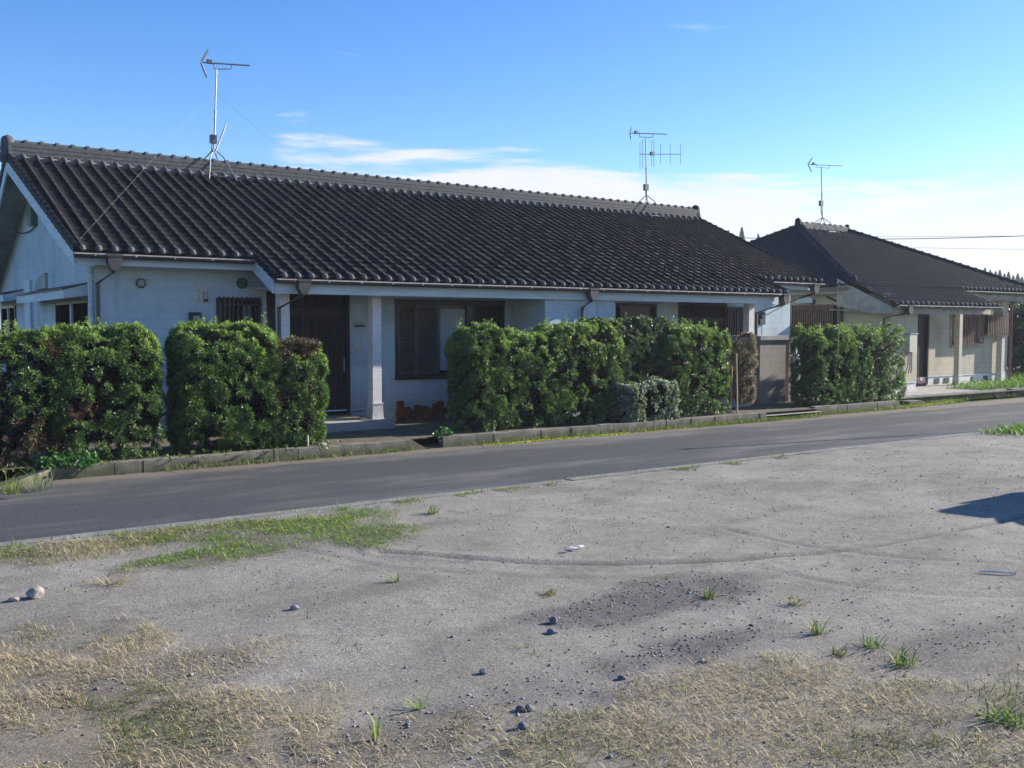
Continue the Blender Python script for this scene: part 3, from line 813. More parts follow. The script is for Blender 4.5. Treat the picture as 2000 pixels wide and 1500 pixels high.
def slat_door(parent, R, y, vs, transom_z):
    x0, x1, z0, z1 = R; mb = MB(); frame_rect(mb, x0, x1, z0, z1, y, .07, .02, .1)
    mb.box(x0 + .07, x1 - .07, y - .01, y + .08, transom_z - .05, transom_z + .05)
    d = mb.build('entry_door', M['wood'], parent)
    edges = [x0 + .07] + vs + [x1 - .07]
    for a, b in zip(edges[:-1], edges[1:]):
        p = MB(); frame_rect(p, a + .005, b - .005, z0 + .07, transom_z - .05, y + .02, .055, .0, .04)
        p.box(a + .06, b - .06, y + .022, y + .058, z0 + .55, z0 + .62)
        k = a + .075
        while k < b - .07: p.box(k, k + .016, y + .018, y + .044, z0 + .12, transom_z - .10); k += .052
        p.box(a + .06, b - .06, y + .05, y + .056, z0 + .12, transom_z - .1)
        p.build('door_panel', M['wood'], d)
        t = MB(); k = a + .02
        while k < b - .02: t.box(k, k + .014, y + .02, y + .04, transom_z + .05, z1 - .07); k += .052
        t.build('transom_bar', M['wood'], d)
    t = MB(); t.box(x0 + .07, x1 - .07, y + .06, y + .066, transom_z + .05, z1 - .07); t.build('transom_pane', M['glass'], d)
    hx = x1 - .115; h = MB(); h.box(hx - .012, hx + .012, y - .004, y + .018, z0 + .85, z0 + 1.13); h.build('handle', M['metal'], d)
    return d
slat_door(H1, E1, YW, [ony(597, 650, YW).x], ony(640, 608, YW).z)
mb = MB(); mb.box(E1[0] - .075, E1[0] - .004, YW - .03, YW + .02, .44, E1[3]); mb.build('door_trim', M['trim'], H1)
slat_door(H1, E2, YW, [ony(1381, 650, YW).x], 2.2)
mb = MB(); mb.box(14.9, 15.0, YW - .02, YW - .0, .5, .51); bx = ony(1480, 600, YW).x
# pillars
def pillar(parent, x, y, z0, z1, w=.185, mat='pillar', tmat='trim'):
    mb = MB(); mb.box(x - w / 2, x + w / 2, y - w / 2, y + w / 2, z0 + .3, z1)
    p = mb.build('pillar', M[mat], parent)
    b = MB(); a = w / 2 + .012; c = w / 2 + .026
    b.add([(x + i * c, y + j * c, z0) for i, j in ((-1, -1), (1, -1), (1, 1), (-1, 1))] + [(x + i * a, y + j * a, z0 + .27) for i, j in ((-1, -1), (1, -1), (1, 1), (-1, 1))],
          [(0, 1, 2, 3), (4, 7, 6, 5)] + [(i, (i + 1) % 4, 4 + (i + 1) % 4, 4 + i) for i in range(4)])
    d = w / 2 + .022; b.box(x - d, x + d, y - d, y + d, z0 + .271, z0 + .305)
    b.build('pillar_base', M['foundation'] if mat == 'pillar' else M['foundation_white'], p)
    return p
cx = ony(738, 700, 16.35).x
pillar(H1, cx, 16.47, .30, 2.645)
pillar(H1, ony(557, 600, 16.35).x, 16.47, .30, 2.645)
pillar(H1, ony(1469, 600, 16.3).x + .02, 16.42, .30, 2.645)
# porch floors with step
def porch(parent, x0, x1, z=.30):
    mb = MB(); mb.box(x0, x1, 16.10, YW - .015, .0, z); mb.box(x0 - .0, x1, 15.80, 16.099, .0, .215 if False else z - .004)
    return mb.build('porch_floor', M['slab'], parent)
mb = MB(); mb.box(6.45, 8.80, 15.98, YW + .15, .0, .30); pf = mb.build('porch_floor', M['slab'], H1)
mb = MB(); mb.box(6.45, 8.42, 16.62, YW + .02, .301, .328); mb.build('doorstep', M['stake_wood'], pf)
mb = MB(); mb.box(16.2, 18.35, 15.95, YW + .15, .0, .30); mb.box(16.6, 18.1, 15.6, 15.95, .0, .2); mb.build('porch_floor', M['slab'], H1)
# gutters, rain pipes
gutter(H1, 3.46, XE0 - .03, 16.565, 3.155); gutter(H1, XE1 + .02, 22.0, 16.565, 3.145); gutter(H1, XE0 + .02, XE1 + .05, 15.71, 2.80)
p = ony(222, 488, 16.56); q = ony(190, 545, 17.12)
downpipe(H1, (p.x, 16.56, 3.13), [(p.x, 16.6, 2.90), (q.x, 17.12, 2.72), (q.x, 17.12, .2)])
p = ony(592, 545, 15.71); q = ony(545, 598, 16.28)
downpipe(H1, (p.x, 15.71, 2.78), [(p.x, 15.75, 2.55), (q.x, 16.28, 2.34), (q.x, 16.28, .3)])
p = ony(1157, 562, 15.71); downpipe(H1, (p.x, 15.71, 2.78), [(p.x, 15.74, 2.56), (p.x - .12, 15.88, 2.42), (p.x - .12, 15.88, .2)])
p = ony(1532, 578, 15.71); q = ony(1477, 606, 16.25); downpipe(H1, (p.x, 15.71, 2.78), [(p.x, 15.75, 2.57), (q.x, 16.25, 2.36), (q.x, 16.25, .3)])
p = ony(1591, 556, 16.56); downpipe(H1, (p.x, 16.56, 3.12), [(p.x, 16.6, 2.90), (XR + .06, 17.25, 2.70), (XR + .06, 17.25, .2)])
mb = MB(); x = ony(184, 600, 17.2).x; mb.tube([(XL - .04, 17.28, .2), (XL - .04, 17.28, 3.0)], .05, 8); mb.box(XL - .07, XL + .12, 17.15, 17.2, 2.78, 2.81); mb.build('vent_pipe', M['trim'], H1)
# small fittings on the front wall
def facing(p, n=(0, -1, 0)):
    n = Vector(n); s = n.cross(Vector((0, 0, 1))).normalized(); R = Matrix((s, Vector((0, 0, 1)), n)).transposed().to_4x4(); R.translation = p; return R
def vent_cap(parent, u, v, mat, r=.085, Y=YW):
    p = ony(u, v, Y); R = facing(p); mb = MB()
    mb.lathe([(r, 0), (r, .03), (r * .86, .05), (r * .8, .045), (r * .78, .02)], 20, R)
    a = mb.build('vent_cap', M[mat], parent, smooth=True)
    b = MB(); b.lathe([(r * .78, .018), (r * .5, .05), (.001, .062)], 16, R)
    for k in range(3): b.box(-r * .8, r * .8, -.008 + (k - 1) * .045, .008 + (k - 1) * .045, .02, .056, R)
    b.build('grille', M['plastic_grey'] if mat != 'plastic_green' else M['plastic_green'], a); return a
vent_cap(H1, 275, 553, 'dark_metal'); vent_cap(H1, 472, 553, 'plastic_green', .1); 
p = ony(1398 if False else 1442, 589, YW); vent_cap(H1, 1442, 588, 'dark_metal', .07)
p = ony(397, 578, YW); mb = MB(); mb.box(p.x - .085, p.x + .085, YW - .02, YW - .0, p.z - .12, p.z + .12); a = mb.build('wall_lamp', M['plastic_beige'], H1)
mb = MB(); mb.tube([(p.x + .02, YW - .055, p.z - .06), (p.x + .02, YW - .055, p.z + .08)], .033, 10); mb.build('lamp_tube', M['curtain'], a)
mb = MB(); mb.box(p.x - .0, p.x + .06, YW - .08, YW - .02, p.z - .10, p.z - .06); mb.build('lamp_base', M['plastic_black'], a)
def meter(parent, p, n=(0, -1, 0), s=1.0):
    R = facing(p, n); mb = MB(); mb.box(-.10 * s, .10 * s, -.16 * s, .16 * s, .0, .07 * s, R); a = mb.build('electric_meter', M['plastic_black'], parent)
    b = MB(); b.box(-.06 * s, .05 * s, .03, .10 * s, .071 * s, .10 * s, R); b.build('meter_window', M['plastic_grey'], a)
    c = MB(); c.tube([R @ Vector((0, -.16 * s, .035)), R @ Vector((0, -.9 * s, .035))], .014, 6); c.build('conduit', M['plastic_grey'], a); return a
meter(H1, ony(380, 628, YW)); meter(H1, ony(1486, 622, YW))
p0 = fr(689, 629, 712, 640); mb = MB(); mb.box(p0[0], p0[1], YW - .02, YW - .002, p0[2], p0[3]); a = mb.build('name_plate', M['plastic_grey'], H1)
mb = MB(); mb.box(p0[0] + .03, p0[1] - .01, YW - .028, YW - .021, p0[2] + .015, p0[2] + .055); mb.build('name_strip', M['plastic_black'], a)
p0 = fr(693, 672, 703, 686); mb = MB(); mb.box(p0[0], p0[1], YW - .03, YW - .002, p0[2], p0[3]); a = mb.build('doorbell', M['plastic_beige'], H1)
mb = MB(); mb.box(p0[0] + .03, p0[0] + .055, YW - .037, YW - .031, p0[2] + .03, p0[2] + .055); mb.build('bell_button', M['plastic_black'], a)
mb = MB(); q = ony(620, 562, 16.6); mb.lathe([(.13, 0), (.12, -.045), (.001, -.06)], 16, Matrix.Translation((7.6, 16.55, 2.655))); mb.build('porch_lamp', M['plastic_grey'], H1, smooth=True)
# gable end fittings
mb = MB(); frame_y = W_S1
def side_window(parent, R):
    y0, y1, z0, z1 = R; mb = MB(); X = XL
    for a, b, c, d in ((y0, y1, z1 - .05, z1), (y0, y1, z0, z0 + .05), (y0, y0 + .05, z0, z1), (y1 - .05, y1, z0, z1), ((y0 + y1) / 2 - .03, (y0 + y1) / 2 + .03, z0, z1)):
        mb.box(X - .03, X + .09, a, b, c, d)
    w = mb.build('window', M['frame'], parent)
    q = MB(); q.box(X - .035, X + .0, (y0 + y1) / 2 - .05, (y0 + y1) / 2 + .05, z0 + .05, z1 - .05); q.build('mullion', M['trim'], w)
    g = MB(); g.box(X + .07, X + .078, y0 + .05, y1 - .05, z0 + .05, z1 - .05); g.build('black_pane', M['matte_black'], w); return w
side_window(H1, W_S1); side_window(H1, W_S2)
def canopy(parent, y0, y1, z):
    mb = MB(); mb.prism([(XL, y0, z), (XL, y0, z - .20), (XL - .42, y0, z - .26), (XL - .42, y0, z - .12)], (0, y1 - y0, 0)); c = mb.build('canopy', M['trim'], parent)
    f = MB(); f.prism([(XL, y0 - .01, z + .022), (XL, y0 - .01, z + .002), (XL - .44, y0 - .01, z - .118), (XL - .44, y0 - .01, z - .095)], (0, y1 - y0 + .02, 0)); f.build('flashing', M['maroon'], c)
canopy(H1, 17.5, 21.9, 2.74); canopy(H1, 23.5, 26.85, 2.82)
mb = MB(); mb.box(XL - .05, XL, 22.65, 23.3, .44, 3.0); mb.build('pilaster', M['trim'], H1)
mb = MB(); mb.prism([(XL - .05, 21.0, 2.77)] + [(XL - .05, 21.0 + 1.1 * math.sin(t), 2.77 + .3 * math.cos(t)) for t in [math.pi / 2 * k / 8 for k in range(9)]], (.05, 0, 0)); mb.build('arched_panel', M['soffit'], H1)
mb = MB(); mb.box(XL - .12, XL, 21.85, 22.2, 4.06, 4.44)
for k in range(6): mb.box(XL - .14, XL - .12, 21.83, 22.22, 4.08 + k * .06, 4.105 + k * .06)
mb.build('gable_vent', M['plastic_green'], H1)
pts = [onx(u, v, XL - .03) for u, v in ((70, 440), (60, 451), (45, 456), (25, 452), (5, 440))]
mb = MB(); mb.tube(pts, .012, 6); mb.build('vent_cable', M['wire'], H1)

# ================================================================== HOUSE 2
H2 = empty('hip_roof_bungalow', 'beige block bungalow with a bluish hipped tile roof beyond the hedges', 'house', (0, 0, 0))
EX0, EX1, EY0, EY1 = 23.95, 34.1, 17.0, 27.0
S2 = .443; ZE = 3.20; RY = 22.0; RX0, RX1 = 27.9, 30.4; ZR2 = ZE + S2 * (RY - EY0)
c2 = 1 / math.hypot(1, S2); sE = (RY - EY0) / c2
OF = (0, RY, ZR2); DF = (0, -c2, -S2 * c2); NF = (0, -S2 * c2, c2)
def hipl(s): return RX0 + (EX0 - RX0) * min(1, s / sE)
def hipr(s): return RX1 + (EX1 - RX1) * min(1, s / sE)
VX1 = 29.2; YLO = 15.72; sL2 = (RY - YLO) / c2
roof2 = tile_slope('roof', OF, (1, 0, 0), DF, NF, EX0, EX1, hipl, hipr, .05, sE, 22, M['tile_blue'], H2)
proof2 = tile_slope('porch_roof', OF, (1, 0, 0), DF, NF, EX0, EX1, lambda s: EX0 + .03, lambda s: VX1, sE, sL2, 6, M['tile_blue'], H2)
tile_slope('rear_roof', OF, (1, 0, 0), (0, c2, -S2 * c2), (0, S2 * c2, c2), EX0, EX1, hipl, hipr, .05, sE, 22, M['tile_blue'], H2)
def end_slope(x_ridge, x_eave, name):
    dx = abs(x_eave - x_ridge); sg = -1 if x_eave < x_ridge else 1; sl = (ZR2 - ZE) / dx; c = 1 / math.hypot(1, sl); L = dx / c
    tile_slope(name, (x_ridge, RY, ZR2), (0, -sg, 0) if sg > 0 else (0, -1, 0), (sg * c, 0, -sl * c), (sg * sl * c, 0, c), -5.2, 5.2, lambda s: -5.0 * s / L, lambda s: 5.0 * s / L, .05, L, 20, M['tile_blue'], H2)
    return L
end_slope(RX0, EX0, 'hip_slope'); end_slope(RX1, EX1, 'hip_slope')
eave_caps('eave_tile', OF, (1, 0, 0), DF, NF, EX0, EX1, sL2, M['tile_cap'], proof2, EX0 + .03, VX1)
eave_caps('eave_tile', OF, (1, 0, 0), DF, NF, EX0, EX1, sE, M['tile_cap'], roof2, VX1, EX1 - .05)
ridge_stack(H2, (RX0, RY, ZR2), (RX1, RY, ZR2), h=.15, w0=.15, w1=.12, capr=.07, layers=3)
ogre_tile(H2, (RX0 - .1, RY, ZR2), (-1, 0, 0), .66, 'tile_blue'); ogre_tile(H2, (RX1 + .1, RY, ZR2), (1, 0, 0), .55, 'tile_blue')
for (rx, ex), ey in (((RX0, EX0), EY0), ((RX0, EX0), EY1), ((RX1, EX1), EY0), ((RX1, EX1), EY1)):
    a = Vector((rx, RY, ZR2)); b = Vector((ex, ey, ZE)); d = (b - a).normalized()
    ridge_stack(H2, a + Vector((0, 0, .015)), b + Vector((0, 0, .015)), 'hip_ridge', 'tile_cap' if False else 'tile_blue', h=.085, w0=.11, w1=.10, capr=.07, layers=2, sp=.26)
    dd = Vector((d.x, d.y, 0)).normalized(); ogre_tile(H2, b + Vector((0, 0, .03)) - dd * .05, dd, .5, 'tile_blue')
mb = MB(); mb.add([(EX0 + .1, EY0 + .1, ZE - .1), (EX1 - .1, EY0 + .1, ZE - .1), (EX1 - .1, EY1 - .1, ZE - .1), (EX0 + .1, EY1 - .1, ZE - .1), (RX0, RY, ZR2 - .12), (RX1, RY, ZR2 - .12)],
                  [(0, 1, 5, 4), (2, 3, 4, 5), (1, 2, 5), (3, 0, 4), (0, 3, 2, 1)]); mb.build('roof_deck', M['soffit'], H2)
# fascia, barge, soffits
mb = MB(); mb.box(EX0 + .08, EX1 - .1, EY0 + .1, EY0 + .14, ZE - .24, ZE - .05); mb.box(EX0 + .08, EX0 + .12, EY0 + .14, EY1, ZE - .24, ZE - .05); mb.build('fascia', M['trim_beige'], H2)
mb = MB(); mb.box(EX0 + .1, VX1 - .06, 15.85, 15.89, 2.39, 2.56); mb.build('fascia', M['trim_beige'], H2)
def z2(Y): return ZE + S2 * (Y - EY0)
for X, sg in ((EX0 + .07, -1), (VX1 - .05, 1)):
    mb = MB(); mb.prism([(X, 15.84, 2.57), (X, 17.6, z2(17.6) - .07) if sg < 0 else (X, 17.09, z2(17.09) - .07), (X, 17.6, 2.62) if sg < 0 else (X, 17.09, 2.9), (X, 16.4, 2.39), (X, 15.84, 2.39)], (.035 * sg, 0, 0)); mb.build('barge_board', M['trim_beige'], H2)
mb = MB(); mb.prism([(EX0 + .11, 15.90, 2.40), (VX1 - .1, 15.90, 2.40), (VX1 - .1, 17.9, 2.5), (EX0 + .11, 17.9, 2.5)], (0, 0, .03)); mb.box(VX1 - .1, EX1 - .1, EY0 + .141, 17.9, 2.90, 2.93); mb.build('soffit', M['soffit'], H2)
# walls
HX0, HX1, HY0, HYW = 24.42, 33.75, 16.15, 17.78
WX1 = ony(1791, 700, HY0).x
def f2(u0, v0, u1, v1, Y=HYW): return fr(u0, v0, u1, v1, Y)
D2 = f2(1793, 605, 1811, 750); D2[2], D2[3] = .2, 2.42
WA = f2(1859, 612, 1911, 673); WB = f2(1914, 612, 1952, 655)
mb = MB()
wall_panel(mb, (WX1 - .6, HYW, 0), (1, 0, 0), HX1 - WX1 + .6, .45, 2.9, [[h[0] - WX1 + .6, h[1] - WX1 + .6, max(h[2], .451), h[3]] for h in (D2, WA, WB)], .15, (0, -1, 0))
mb.add([(HX0, HY0, .45), (WX1, HY0, .45), (WX1, HY0, 2.45), (HX0, HY0, 2.45)], [(0, 1, 2, 3)])
mb.add([(WX1, HY0, .45), (WX1, HYW, .45), (WX1, HYW, 2.5), (WX1, HY0, 2.45)], [(0, 1, 2, 3)])
SW = (17.9, 20.0, 1.5, 2.66)
wall_panel(mb, (HX0, HY0, 0), (0, 1, 0), 26.5 - HY0, .45, 2.96, [[SW[0] - HY0, SW[1] - HY0, SW[2], SW[3]]], .15, (-1, 0, 0))
wall_panel(mb, (HX1, HYW, 0), (0, 1, 0), 26.5 - HYW, .2, 2.96, [], .15, (1, 0, 0))
mb.add([(HX0, 26.5, .1), (HX1, 26.5, .1), (HX1, 26.5, 3), (HX0, 26.5, 3)], [(0, 1, 2, 3)])
mb.build('wall', M['wall_beige'], H2)
mb = MB(); mb.box(HX0 + .01, WX1 - .012, HY0 + .012, HYW, .0, .44); mb.box(WX1 - .6, HX1 - .01, HYW + .012, 26.4, .0, .44); mb.build('foundation', M['foundation_white'], H2)
mb = MB(); mb.box(HX0 - .01, WX1 + .01, HY0 - .012, HY0 + .05, .44, .462); mb.build('drip_moulding', M['trim'], H2); MB().box(D2[1], HX1 + .01, HYW - .014, HYW + .05, .44, .462).build('drip_moulding', M['trim'], H2)
mb = MB()
for u0, u1 in ((1826, 1835), (1844, 1854), (1897, 1900), (1921, 1929)):
    a, b = ony(u0, 740, HYW).x, ony(u1, 740, HYW).x; MB().box(a, b, HYW - .004, HYW + .03, .22, .38).build('foundation_vent', M['plastic_black'], H2)
# entry door, windows with projecting lattices
mb = MB(); frame_rect(mb, D2[0], D2[1], .2, D2[3], HYW, .06); d = mb.build('entry_door', M['wood'], H2)
mb = MB(); mb.box(D2[0] + .06, D2[1] - .06, HYW + .05, HYW + .07, .26, D2[3] - .06); mb.build('door_panel', M['wood'], d)
mb = MB()
for k in range(3): mb.box(WX1 + .02, D2[0] - .02, HYW - .35 + k * .1, HYW - .02, .2 + k * .08, .28 + k * .08)
mb.build('doorstep', M['maroon'], H2)
def lattice_window(R, y, out):
    x0, x1, z0, z1 = R; w = window(H2, R, y, 2, curtain=[(x0 + .1, x0 + .28)])
    b = MB(); yy = y - out
    for z in (z0 + .06, z1 - .08): b.box(x0 - .04, x1 + .04, yy, yy + .035, z - .02, z + .02)
    n = int((x1 - x0) / .1)
    for k in range(n + 1): x = x0 + (x1 - x0) * k / n; b.box(x - .014, x + .014, yy - .02, yy - .001, z0 - .02, z1 + .03)
    for x in (x0 - .03, x1 + .03):
        for z in (z0 + .06, z1 - .08): b.box(x - .015, x + .015, yy + .036, y, z - .015, z + .015)
    b.build('lattice', M['lattice'], w)
    s = MB(); s.box(x0 - .08, x1 + .08, y - .09, y - .031, z0 - .08, z0 - .03); s.box(x0 - .1, x0 - .04, y - .05, y - .001, z0 - .08, z1 + .05); s.build('surround', M['trim_beige'], w)
lattice_window(WA, HYW, .16); lattice_window(WB, HYW, .28)
# side wall lattice window (faces the first house)
mb = MB()
for a, b, c, d in ((SW[0], SW[1], SW[3] - .06, SW[3]), (SW[0], SW[1], SW[2], SW[2] + .06), (SW[0], SW[0] + .06, SW[2], SW[3]), (SW[1] - .06, SW[1], SW[2], SW[3])): mb.box(HX0 - .03, HX0 + .09, a, b, c, d)
w = mb.build('window', M['frame'], H2)
mb = MB(); mb.box(HX0 + .07, HX0 + .08, SW[0] + .06, SW[1] - .06, SW[2] + .06, SW[3] - .06); mb.build('pane', M['glass'], w)
mb = MB(); n = 26
for k in range(n + 1): y = SW[0] + (SW[1] - SW[0]) * k / n; mb.box(HX0 - .22, HX0 - .20, y - .022, y + .022, SW[2] - .25, SW[3] + .02)
for z in (SW[2] - .1, SW[3] - .1): mb.box(HX0 - .199, HX0 - .17, SW[0] - .05, SW[1] + .05, z - .02, z + .02)
for y in (SW[0], SW[1]): mb.box(HX0 - .17, HX0, y - .02, y + .02, SW[3] - .12, SW[3] - .08)
mb.build('lattice', M['lattice'], w)
q = onx(1575, 588, HX0); mb = MB(); mb.box(HX0 - .12, HX0, q.y - .3, q.y + .3, q.z - .07, q.z + .10); mb.build('vent_hood', M['trim'], H2)
q = onx(1586, 588, HX0); vb = MB(); vb.lathe([(.09, 0), (.09, .06), (.05, .1), (.001, .11)], 14, facing(onx(1588, 589, HX0), (-1, 0, 0))); vb.build('vent_cap', M['dark_metal'], H2, smooth=True)
pillar(H2, ony(1872, 700, 17.1).x, 17.12, .2, 2.43, .17, 'pillar_beige')
pillar(H2, ony(1949, 700, 17.7).x, 17.62, .2, 2.92, .19, 'pillar_beige')
gutter(H2, EX0 + .1, VX1 + .15, 15.70, 2.60); gutter(H2, VX1 + .05, EX1, 16.97, 3.14)
mb = MB(); mb.box(EX0 - .06, EX0 - .05, EY0 + .2, EY1, 3.06, 3.15); mb.box(EX0 - .049, EX0 + .06, EY0 + .2, EY1, 3.06, 3.075); mb.build('gutter', M['gutter'], H2)
p = ony(1775, 598, 15.7); q = ony(1727, 620, 16.1); downpipe(H2, (p.x, 15.70, 2.58), [(p.x, 15.75, 2.40), (q.x, 16.1, 2.26), (q.x, 16.1, .2)])
a = onx(1614, 562, EX0 - .02); b = onx(1643, 590, HX0 - .06); downpipe(H2, (EX0 - .02, a.y, 3.1), [(EX0 - .02, a.y, 2.9), (HX0 - .06, b.y, 2.7), (HX0 - .06, b.y, .3)], False)
q = ony(1962, 700, 17.75); MB().tube([(HX1 + .08, 17.72, .2), (HX1 + .08, 17.72, 2.9)], .045, 8).build('downspout', M['maroon'], H2, smooth=True)
# meter cabinet and pipes on the white end
p0 = fr(1776, 653, 1792, 687, HY0 - .12); mb = MB(); mb.box(p0[0], p0[1] - .06, HY0 - .14, HY0 - .002, p0[2], p0[3]); mc = mb.build('meter_cabinet', M['plastic_beige'], H2)
mb = MB(); mb.box(p0[0] - .01, p0[1] - .01, HY0 - .155, HY0 - .0, p0[3] + .002, p0[3] + .03); mb.build('cabinet_cap', M['plastic_grey'], mc)
mb = MB()
for k, x in enumerate((p0[0] + .05, p0[0] + .14, p0[0] + .22)): mb.tube([(x, HY0 - .07, p0[2]), (x, HY0 - .07, p0[2] - .35 - .06 * k), (x - .08 + .04 * k, HY0 - .05, p0[2] - .6)], .018, 6)
mb.build('pipe', M['plastic_grey'], mc)
mb = MB(); mb.box(22.9, 33.7, 15.205, 17.7, .0, .195); tag(mb.build('porch_slab', M['slab']), kind='structure')

# ================================================================== ANTENNAS
def antenna(name, label, base_uv, top_uv, Y, boom_uv, boom_v, refl, vhf=None, box_uv=None, foot=.55, slope=SL):
    """mast on a splayed roof stand, UHF boom with a V reflector, optional VHF yagi"""
    b = ony(*base_uv, Y); t = ony(*top_uv, Y); root = empty(name, label, 'antenna', b)
    P = lambda p: Vector(p) - b
    mb = MB(); mb.tube([P(b), P(b.lerp(t, .5))], .021, 8); mb.tube([P(b.lerp(t, .48)), P(t)], .016, 8); mb.tube([P(b.lerp(t, .47)), P(b.lerp(t, .49))], .028, 8); mb.build('mast', M['metal'], root)
    hz = b.lerp(t, .0) + Vector((0, 0, .0)); fz = .46
    for sx, sy in ((-1, -1), (1, -1), (-1, 1), (1, 1)):
        f = Vector((b.x + sx * foot * .55, b.y + sy * foot, 0)); f.z = (b.z - fz) if False else ridge_z[name] - slope * foot + .06
        k = b + Vector((sx * .09, sy * .07, .0))
        MB().tube([P(b + Vector((0, 0, .06))), P(k + (f - k) * .25 + Vector((0, 0, .03))), P(f)], .013, 6).build('stand_leg', M['metal'], root)
    mb = MB()
    for sy in (-1, 1):
        z = ridge_z[name] - slope * foot * .8 + .1; mb.tube([P((b.x - foot * .47, b.y + sy * foot * .8, z)), P((b.x + foot * .47, b.y + sy * foot * .8, z))], .009, 6)
    mb.build('stand_brace', M['metal'], root)
    # UHF boom
    u0, u1 = boom_uv; a = ony(u0, boom_v[0], Y); d = ony(u1, boom_v[1], Y)
    mb = MB(); mb.tube([P(a), P(d)], .013, 6); bm = mb.build('boom', M['dark_metal'], root)
    ax = (d - a).normalized(); side = Vector((a.x, a.y, 0)).normalized(); n = 15; L = (d - a).length
    el = MB()
    for k in range(n):
        q = a + ax * (L * (.22 + .77 * k / (n - 1))); el.tube([P(q - side * .10), P(q + side * .10)], .006, 5)
    el.build('director', M['dark_metal'], bm)
    for k, (ru, rv) in enumerate(refl):
        q = ony(ru, rv, Y); r = MB()
        for w in (-.12, -.06, 0, .06, .12): r.tube([P(a + side * w), P(q + side * w)], .008, 5)
        for w in (.35, .7, 1): r.tube([P(a.lerp(q, w) - side * .13), P(a.lerp(q, w) + side * .13)], .008, 5)
        r.build('reflector', M['dark_metal'], bm)
    m = MB(); q = a + ax * L * .17; m.box(-.05, .05, -.04, .04, -.01, .07, Matrix.Translation(P(q))); m.build('dipole_box', M['dark_metal'], bm)
    # bowed support arm
    s0 = a + ax * L * .25; s1 = a + ax * L * .63; m = MB()
    m.tube([P(s0), P(s0 + Vector((0, 0, -.10)) + ax * .02), P(s0.lerp(t, .6) + Vector((0, 0, -.04))), P(t), P(s1.lerp(t, .4) + Vector((0, 0, -.06))), P(s1 + Vector((0, 0, -.1)) - ax * .02), P(s1)], .010, 6)
    m.build('support_arm', M['dark_metal'], root)
    if box_uv:
        q = ony(*box_uv, Y); m = MB(); m.box(-.075, .06, -.05, .05, -.09, .09, Matrix.Translation(P(q))); bx = m.build('booster_box', M['dark_metal'], root)
        m = MB(); m.tube([P(q + Vector((-.04, -.02, -.09))), P(q + Vector((-.05, -.02, -.25))), P(b + Vector((-.03, -.02, .05)))], .009, 5); m.build('cable', M['wire'], bx)
    if vhf:
        (u0, v0), (u1, v1), els = vhf; a = ony(u0, v0, Y); d = ony(u1, v1, Y); m = MB(); m.tube([P(a), P(d)], .012, 6); vb = m.build('boom', M['dark_metal'], root)
        m = MB()
        for (u, va, vb_) in els: m.tube([P(ony(u, va, Y)), P(ony(u, vb_, Y))], .006, 5)
        m.build('element', M['dark_metal'], vb)
        q = ony(1274, 300, Y); m = MB(); m.box(-.06, .06, -.04, .04, -.05, .05, Matrix.Translation(P(q))); m.build('dipole_box', M['dark_metal'], vb)
    return root
ridge_z = {'roof_antenna': ZR}
A1 = antenna('roof_antenna', 'tall television antenna with guy wires on the left of the long roof ridge', (418, 296), (423, 135), 21.6, (392, 487), (122, 128), [(406, 99), (403, 149)], box_uv=(417, 272))
A2 = antenna('roof_antenna', 'double television antenna with upright rods on the right end of the long ridge', (1263, 385), (1261, 268), 21.6, (1230, 1302), (260, 262), [(1233, 250), (1232, 271)],
        ((1249, 301), (1330, 301), [(1250, 279, 331), (1255, 272, 328), (1273, 273, 326), (1277, 273, 326), (1290, 281, 320), (1309, 281, 320), (1329, 281, 320)]), box_uv=(1262, 366))
ridge_z['roof_antenna'] = ZR2
A3 = antenna('roof_antenna', 'television antenna on the hipped roof of the far house', (1606, 428), (1604, 327), 22.0, (1578, 1644), (321, 324), [(1586, 309), (1585, 335)], box_uv=(1604, 397), slope=S2)
# white rod and guy wires of the first antenna
b = A1.location
m = MB(); m.tube([ony(420, 298, 21.5) - b, ony(436, 258, 21.5) - b, ony(442, 240, 21.5) - b], [.016, .02, .012], 7); m.build('rod', M['white_tank'], A1)
for k, (q, r) in enumerate((((140, 458), None), ((560, 262), None))):
    s = ony(419, 180, 21.6)
    if k == 0: e = Vector((3.6, 16.75, zt(16.75) + .12)); mid = Vector((4.95, 18.6, zt(18.6) + .12))
    else: e = Vector((11.5, 23.0, ZR - .3)); mid = s.lerp(e, .5) - Vector((0, 0, .1))
    mm = MB(); mm.tube([s - b, e - b] if k == 0 else [s - b, e - b], .0016, 4); mm.build('guy_wire', M['wire_pale'], A1)
for q in ((4.2, 24.5), (9.6, 19.2)):
    mm = MB(); mm.tube([ony(419, 180, 21.6) - b, Vector((q[0], q[1], ZR - SL * abs(q[1] - YR) + .1)) - b], .0008, 4); mm.build('guy_wire', M['wire_pale'], A1)

# ================================================================== power lines
def pole(name, label, x, y, h, arm=True):
    root = empty(name, label, 'utility pole', (x, y, 0)); mb = MB(); mb.tube([(0, 0, -.1), (0, 0, h)], [.16, .10], 12); mb.build('pole_shaft', M['slab'], root, smooth=True)
    if arm: m = MB(); m.box(-.05, .05, -.9, .9, h - .5, h - .4); m.build('crossarm', M['dark_metal'], root)
    return root
def wire(label, uvs, sag=.15):
    a, b = ony(*uvs[0]), ony(*uvs[1]); pts = []
    for k in range(25):
        t = k / 24; p = a.lerp(b, t); p.z -= sag * 4 * t * (1 - t); pts.append(p)
    o = MB().tube(pts, uvs[2], 5).build('power_line', M['wire'], at=tuple(a)); return tag(o, label, 'wire', 'overhead lines behind the far house')
wire('thicker overhead line crossing just above the far hipped roof', ((1400, 463, 27.0), (2200, 452, 13.5), .012))
wire('thin overhead line sitting just under the thick one beside the far roof', ((1640, 461, 46.0), (2200, 459, 32.0), .012), .05)
